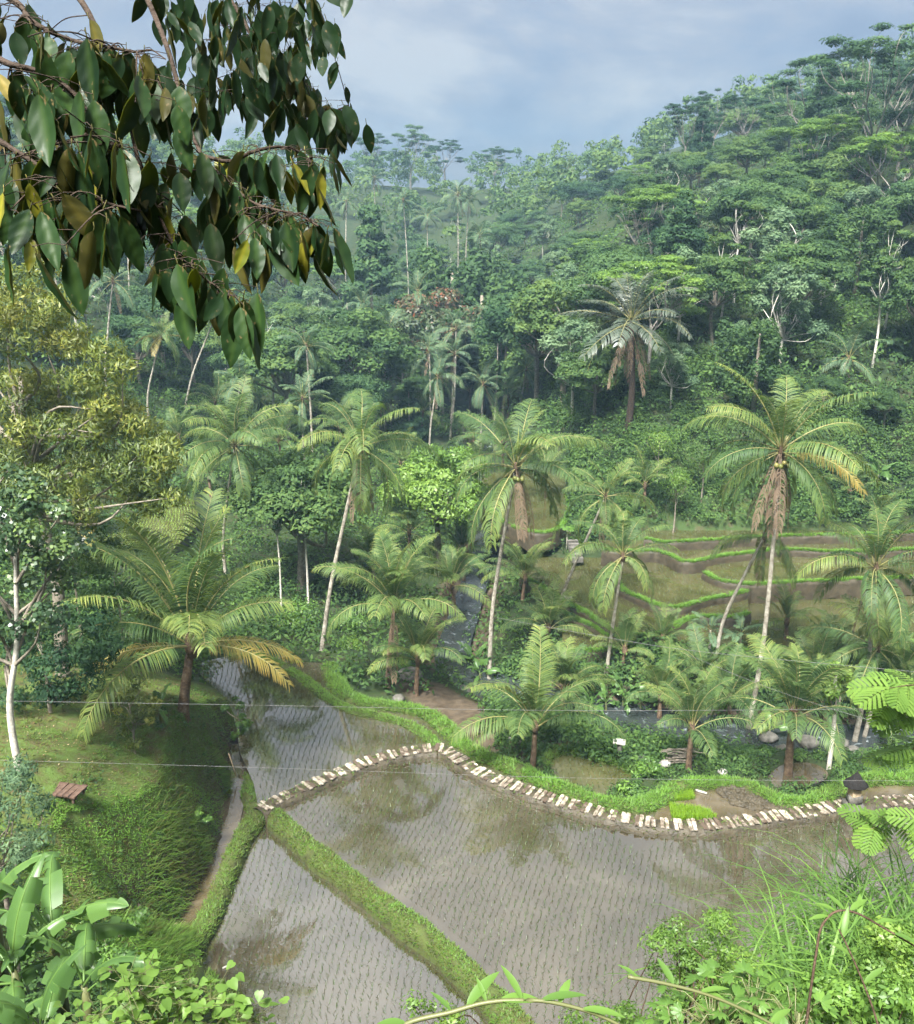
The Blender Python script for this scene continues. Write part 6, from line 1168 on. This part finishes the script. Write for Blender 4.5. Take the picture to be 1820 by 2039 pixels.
# field shrine with a black thatched roof at the end of the path
g = P(1697, 1612, .25); o = tag(empty('field_shrine', g, R(10)), 'small mossy field shrine with a black thatched roof beside the path', 'shrine')
q = MB(); q.box((0, 0, .15), (.75, .7, .5), jit=.03); q.box((0, 0, .55), (.55, .5, .5), jit=.03); q.build('base', M['stone'], o)
q = MB(); q.box((0, 0, 1.0), (.42, .4, .5), jit=.015); q.build('body', M['pale_wood'], o, False)
q = MB(); n = 10; prof = [(.02, .62), (.12, .5), (.3, .2), (.5, .02), (.47, -.03), (.0, -.03)]; V_ = [(r_ * math.cos(2 * math.pi * k / n) * 1.15, r_ * math.sin(2 * math.pi * k / n), 1.3 + z + RNG.normal(0, .015)) for r_, z in prof for k in range(n)]
q.add(V_, [(i * n + k, i * n + (k + 1) % n, (i + 1) * n + (k + 1) % n, (i + 1) * n + k) for i in range(len(prof) - 1) for k in range(n)]); rf = q.build('roof', M['thatch'], o)
q = MB(); q.tube([(0, 0, 1.85), (0, 0, 2.05)], [.05, .01], 6); q.build('finial', M['thatch'], rf)
# offering stand with a pale tray behind the pond
g = P(1232, 1505, -.7); o = tag(empty('offering_stand', g, R(-12)), 'stone pillar carrying a pale tray behind the small pond', 'stand'); q = MB(); q.tube([(0, 0, -.2), (.02, 0, .35), (0, 0, .75)], [.16, .12, .13], 7); q.build('pillar', M['stone'], o); q = MB(); q.box((0, 0, .82), (.6, .42, .06), rot(0, .2, 0), jit=.01); q.build('tray', M['white_stone'], o, False)
# stacked sticks
g = P(1358, 1515, -1.0); o = tag(empty('stick_pile', g), 'pile of dry sticks stacked behind the small young palm', 'wood pile')
for k in range(34):
    a = RNG.normal(0, .25); L = RNG.uniform(.9, 1.8); h = RNG.uniform(0, .7); c_ = np.array([RNG.normal(0, .25), RNG.uniform(-.4, .4) * (1 - h), h]); d = np.array([math.cos(a), math.sin(a) * .5, RNG.normal(0, .12)]) * L / 2; q = MB(); q.tube([c_ - d, c_ + RNG.normal(0, .03, 3), c_ + d], [.022, .025, .015], 5); q.build('stick', M['bark'], o)
# plank lying in the nursery, light stick in the lower paddy, split bamboo on the ditch
def logg(name, label, a, b, r, mat, cat): m_ = (a + b) / 2; o = tag(link(name, (lambda q: (q.tube([a - m_, (a - m_) * .3 + RNG.normal(0, .01, 3), b - m_], [r, r * 1.05, r * .85], 7), q.data(name, [M[mat]]))[1])(MB()), loc=m_), label, cat); return o
logg('pole', 'short white pole lying in the nursery water', P(1378, 1570, ZF + .05), P(1408, 1580, ZF + .05), .06, 'white_stone', 'pole')
logg('pole', 'pale stick floating in the lower paddy', P(443, 1928, ZB + .03), P(466, 1918, ZB + .03), .035, 'white_stone', 'pole')
logg('bamboo_pole', 'split bamboo lying along the ditch', P(300, 1892, .0), P(352, 1838, .0), .05, 'pale_wood', 'pole')
logg('bamboo_pole', 'fallen bamboo pole near the bananas', P(226, 1876, 1.2), P(302, 1915, .4), .06, 'pale_wood', 'pole')
logg('bamboo_pole', 'thin stick leaning on the bank above the ditch', P(455, 1500, 1.2), P(470, 1545, .1), .03, 'pale_wood', 'pole')
o = tag(empty('bamboo_ladder', P(285, 1895, .0)), 'dark bamboo ladder standing at the end of the ditch', 'ladder'); b0 = np.array(o.location); t0 = P(262, 1800, 2.2) - b0
for sx in (-.28, .28): q = MB(); q.tube([(sx, 0, -.2), t0 * .5 + np.array([sx, 0, 0]), t0 + np.array([sx * .9, 0, 0])], [.04, .038, .03], 6); q.build('rail', M['dark_bark'], o)
for k in range(5): f = .15 + .18 * k; q = MB(); q.tube([t0 * f + np.array([-.34, 0, 0]), t0 * f + np.array([.34, 0, 0])], .025, 6); q.build('rung', M['dark_bark'], o)
# stones
def rock(label, c_, r, seed, sq=.65, mat='stone', group='stones', name='stone'):
    v_, f_ = ico(r, sq, seed, .09, 2); rg_ = np.random.default_rng(seed); v_ *= rg_.uniform(.8, 1.25, 3); q = MB(); q.add(v_, f_); o = tag(link(name, q.data(name, [M[mat]]), loc=c_), label, 'stone', group); return o
for k, (u, v, z, r, lab, mt) in enumerate([(815, 1345, -1.0, .9, 'big flat boulder under the young palms', 'stone'), (793, 1392, -.8, .45, 'dark boulder beside the green bank', 'stone'), (1530, 1468, -3.0, .5, 'boulder in the river left of the rapids', 'stone'), (1610, 1478, -3.0, .6, 'large boulder in the rapids', 'stone'), (1670, 1480, -3.0, .5, 'boulder right of the rapids', 'stone'), (1585, 1512, -1.6, .25, 'round pale stone by the stout palm', 'white_stone'), (1560, 1495, -2.6, .5, 'stone on the near river edge', 'stone'), (1700, 1500, -2.8, .5, 'mossy boulder at the slender trunks', 'stone'), (1280, 1512, -1.2, .3, 'grey stone at the end of the pond bank', 'stone'), (925, 1375, -2.9, .5, 'river stone behind the brown earth path', 'stone'), (1160, 1470, -2.9, .5, 'river stone behind the squat palm', 'stone'), (1190, 1462, -3, .5, 'smaller stone in the stream behind the squat palm', 'stone'), (1325, 1520, -1.0, .28, 'pale stone at the stick pile', 'white_stone'), (1440, 1538, -1.0, .3, 'long pale stone on the bank by the stout palm', 'white_stone'), (1785, 1632, .1, .25, 'stone on the path end at the right edge', 'stone'), (1805, 1645, .1, .22, 'second stone on the path end at the right edge', 'white_stone')]): rock(lab, P(u, v, z), r, 800 + k, mat=mt)
for k in range(7): rock(['first', 'second', 'third', 'fourth', 'fifth', 'sixth', 'seventh'][k] + ' white stone from the left edging the earth path behind the squat palm', P(1000 + 15 * k, 1462 + 4 * k + RNG.normal(0, 2), -.95), .2, 830 + k, .9, 'white_stone', group='white stones edging the earth path')
# clods of dug mud in the nursery
clod = []
for q in range(3): v_, f_ = ico(.14, .7, q, .16, 1); b = MB(); b.add(v_, f_); clod.append((v_, f_))
V_, F_, off = [], [], 0; zone = poly([(1425, 1575), (1450, 1562), (1500, 1572), (1545, 1595), (1620, 1600), (1680, 1590), (1650, 1606), (1560, 1612), (1500, 1612), (1455, 1600)], ZF)
zb = (zone[:, 0].min(), zone[:, 0].max(), zone[:, 1].min(), zone[:, 1].max()); c_ = 0
while c_ < 420:
    x_, y_ = RNG.uniform(zb[0], zb[1]), RNG.uniform(zb[2], zb[3])
    if not inpoly(np.array([x_]), np.array([y_]), zone)[0]: continue
    v_, f_ = clod[c_ % 3]; V_.append(v_ * RNG.uniform(.6, 1.5) @ rot(RNG.uniform(0, 6)).T + np.array([x_, y_, ZF + .01])); F_.append(f_ + off); off += len(v_); c_ += 1
tag(link('mud_clods', mesh('mud_clods', np.vstack(V_), np.vstack(F_), [M['wet_earth']], smooth=False)), 'dark dug mud clods in the nursery paddy', kind='stuff')
# steps up the terraces
def steps(label, u, v, z, n, ang, w=.75, rise=.16, mat='white_stone'):
    o = tag(empty('stone_steps', P(u, v, z), ang), label, 'steps')
    for k in range(n): q = MB(); q.box((0, .3 * k, rise * k - .12), (w, .3, .42), jit=.01); q.build('step', M[mat], o, False)
steps('white stone steps on the left terrace rim', 1122, 1203, -1.0, 3, R(-30)); steps('white stone steps at the low corner of the terraces', 1210, 1262, -1.15, 3, R(-10)); steps('white stone steps behind the leaning trunk on the terraces', 1470, 1182, -.65, 3, R(-25)); steps('dark stone steps behind the leaning palm', 1150, 1112, zat(*hit(1150, 1112)[:2]), 6, R(10), .9, .2, 'stone')
# papaya on the round grassy mound, creeper-topped stump, round tray by the wood
g = hit(1128, 1100); o = tag(empty('papaya_tree', g), 'little papaya tree on the grassy mound', 'tree'); q = MB(); q.tube([(0, 0, -.3), (0, 0, 2.2)], [.06, .045], 6); q.build('trunk', M['pale_bark'], o)
for k in range(12): a = 2.4 * k; e = .55 * (.5 + .5 * (k / 12)); link('leaf', PM[k % 4], o, (e * math.cos(a), e * math.sin(a), 2.35 - .3 * k / 12), (0, .25, a), 4.2)
g = hit(1650, 1530); tp_ = PY(1664, 1345, g[1]) - g; bl = [(tp_[0] + RNG.normal(0, .3), tp_[1] + RNG.normal(0, .3), tp_[2] + RNG.uniform(-1.5, .5), .3, .3, .4, RNG.uniform(.3, .9)) for _ in range(12)]
leafy('tree', 'bare double stem topped by a ball of bright creeper', g, bl, 900, .2, .5, .5, 'lime', [(0, 0, -.5), tp_ * .5 + np.array([.1, 0, 0]), tp_], .12, .09, 'pale_bark', 61, limbn=5)
# wires over the valley
def wire(label, pts, r=.005):
    W_ = [PY(*p) for p in pts]; m_ = W_[len(W_) // 2]; q = MB(); q.tube(catmull([a - m_ for a in W_], 12), r, 5); tag(q.build('overhead_wire', M['cable'], loc=m_), label, 'wire')
wire('thin wire crossing in front of the knoll palm trunk', [(-200, 1392, 22), (500, 1404, 23), (1200, 1415, 24), (2050, 1408, 25)]); wire('thin wire crossing above the slab path', [(-200, 1508, 22), (500, 1528, 22), (1200, 1550, 22), (2050, 1556, 22)], .004); wire('thin wire slanting down across the terraces', [(990, 1230, 40), (1200, 1268, 40), (1400, 1298, 38), (1850, 1340, 36)], .008); wire('thin wire slanting across the right palms', [(1360, 1300, 40), (1560, 1380, 36), (1850, 1470, 32)], .007)
# ------------------------------------------------------------------ the air
def haze():
    mb = MB(); mb.box((0, 285, 40), (700, 760, 110)); o = mb.build('haze', None); o.data.materials.clear()
    m, nt, out = newmat('haze'); v = N(nt, 'ShaderNodeVolumePrincipled'); v.inputs['Color'].default_value = (.46, .74, 1.0, 1); v.inputs['Density'].default_value = .00055; v.inputs['Anisotropy'].default_value = .2
    LK(nt, v, 0, out, 'Volume'); o.data.materials.append(m); tag(o, 'thin blue haze filling the valley', kind='stuff')
haze()
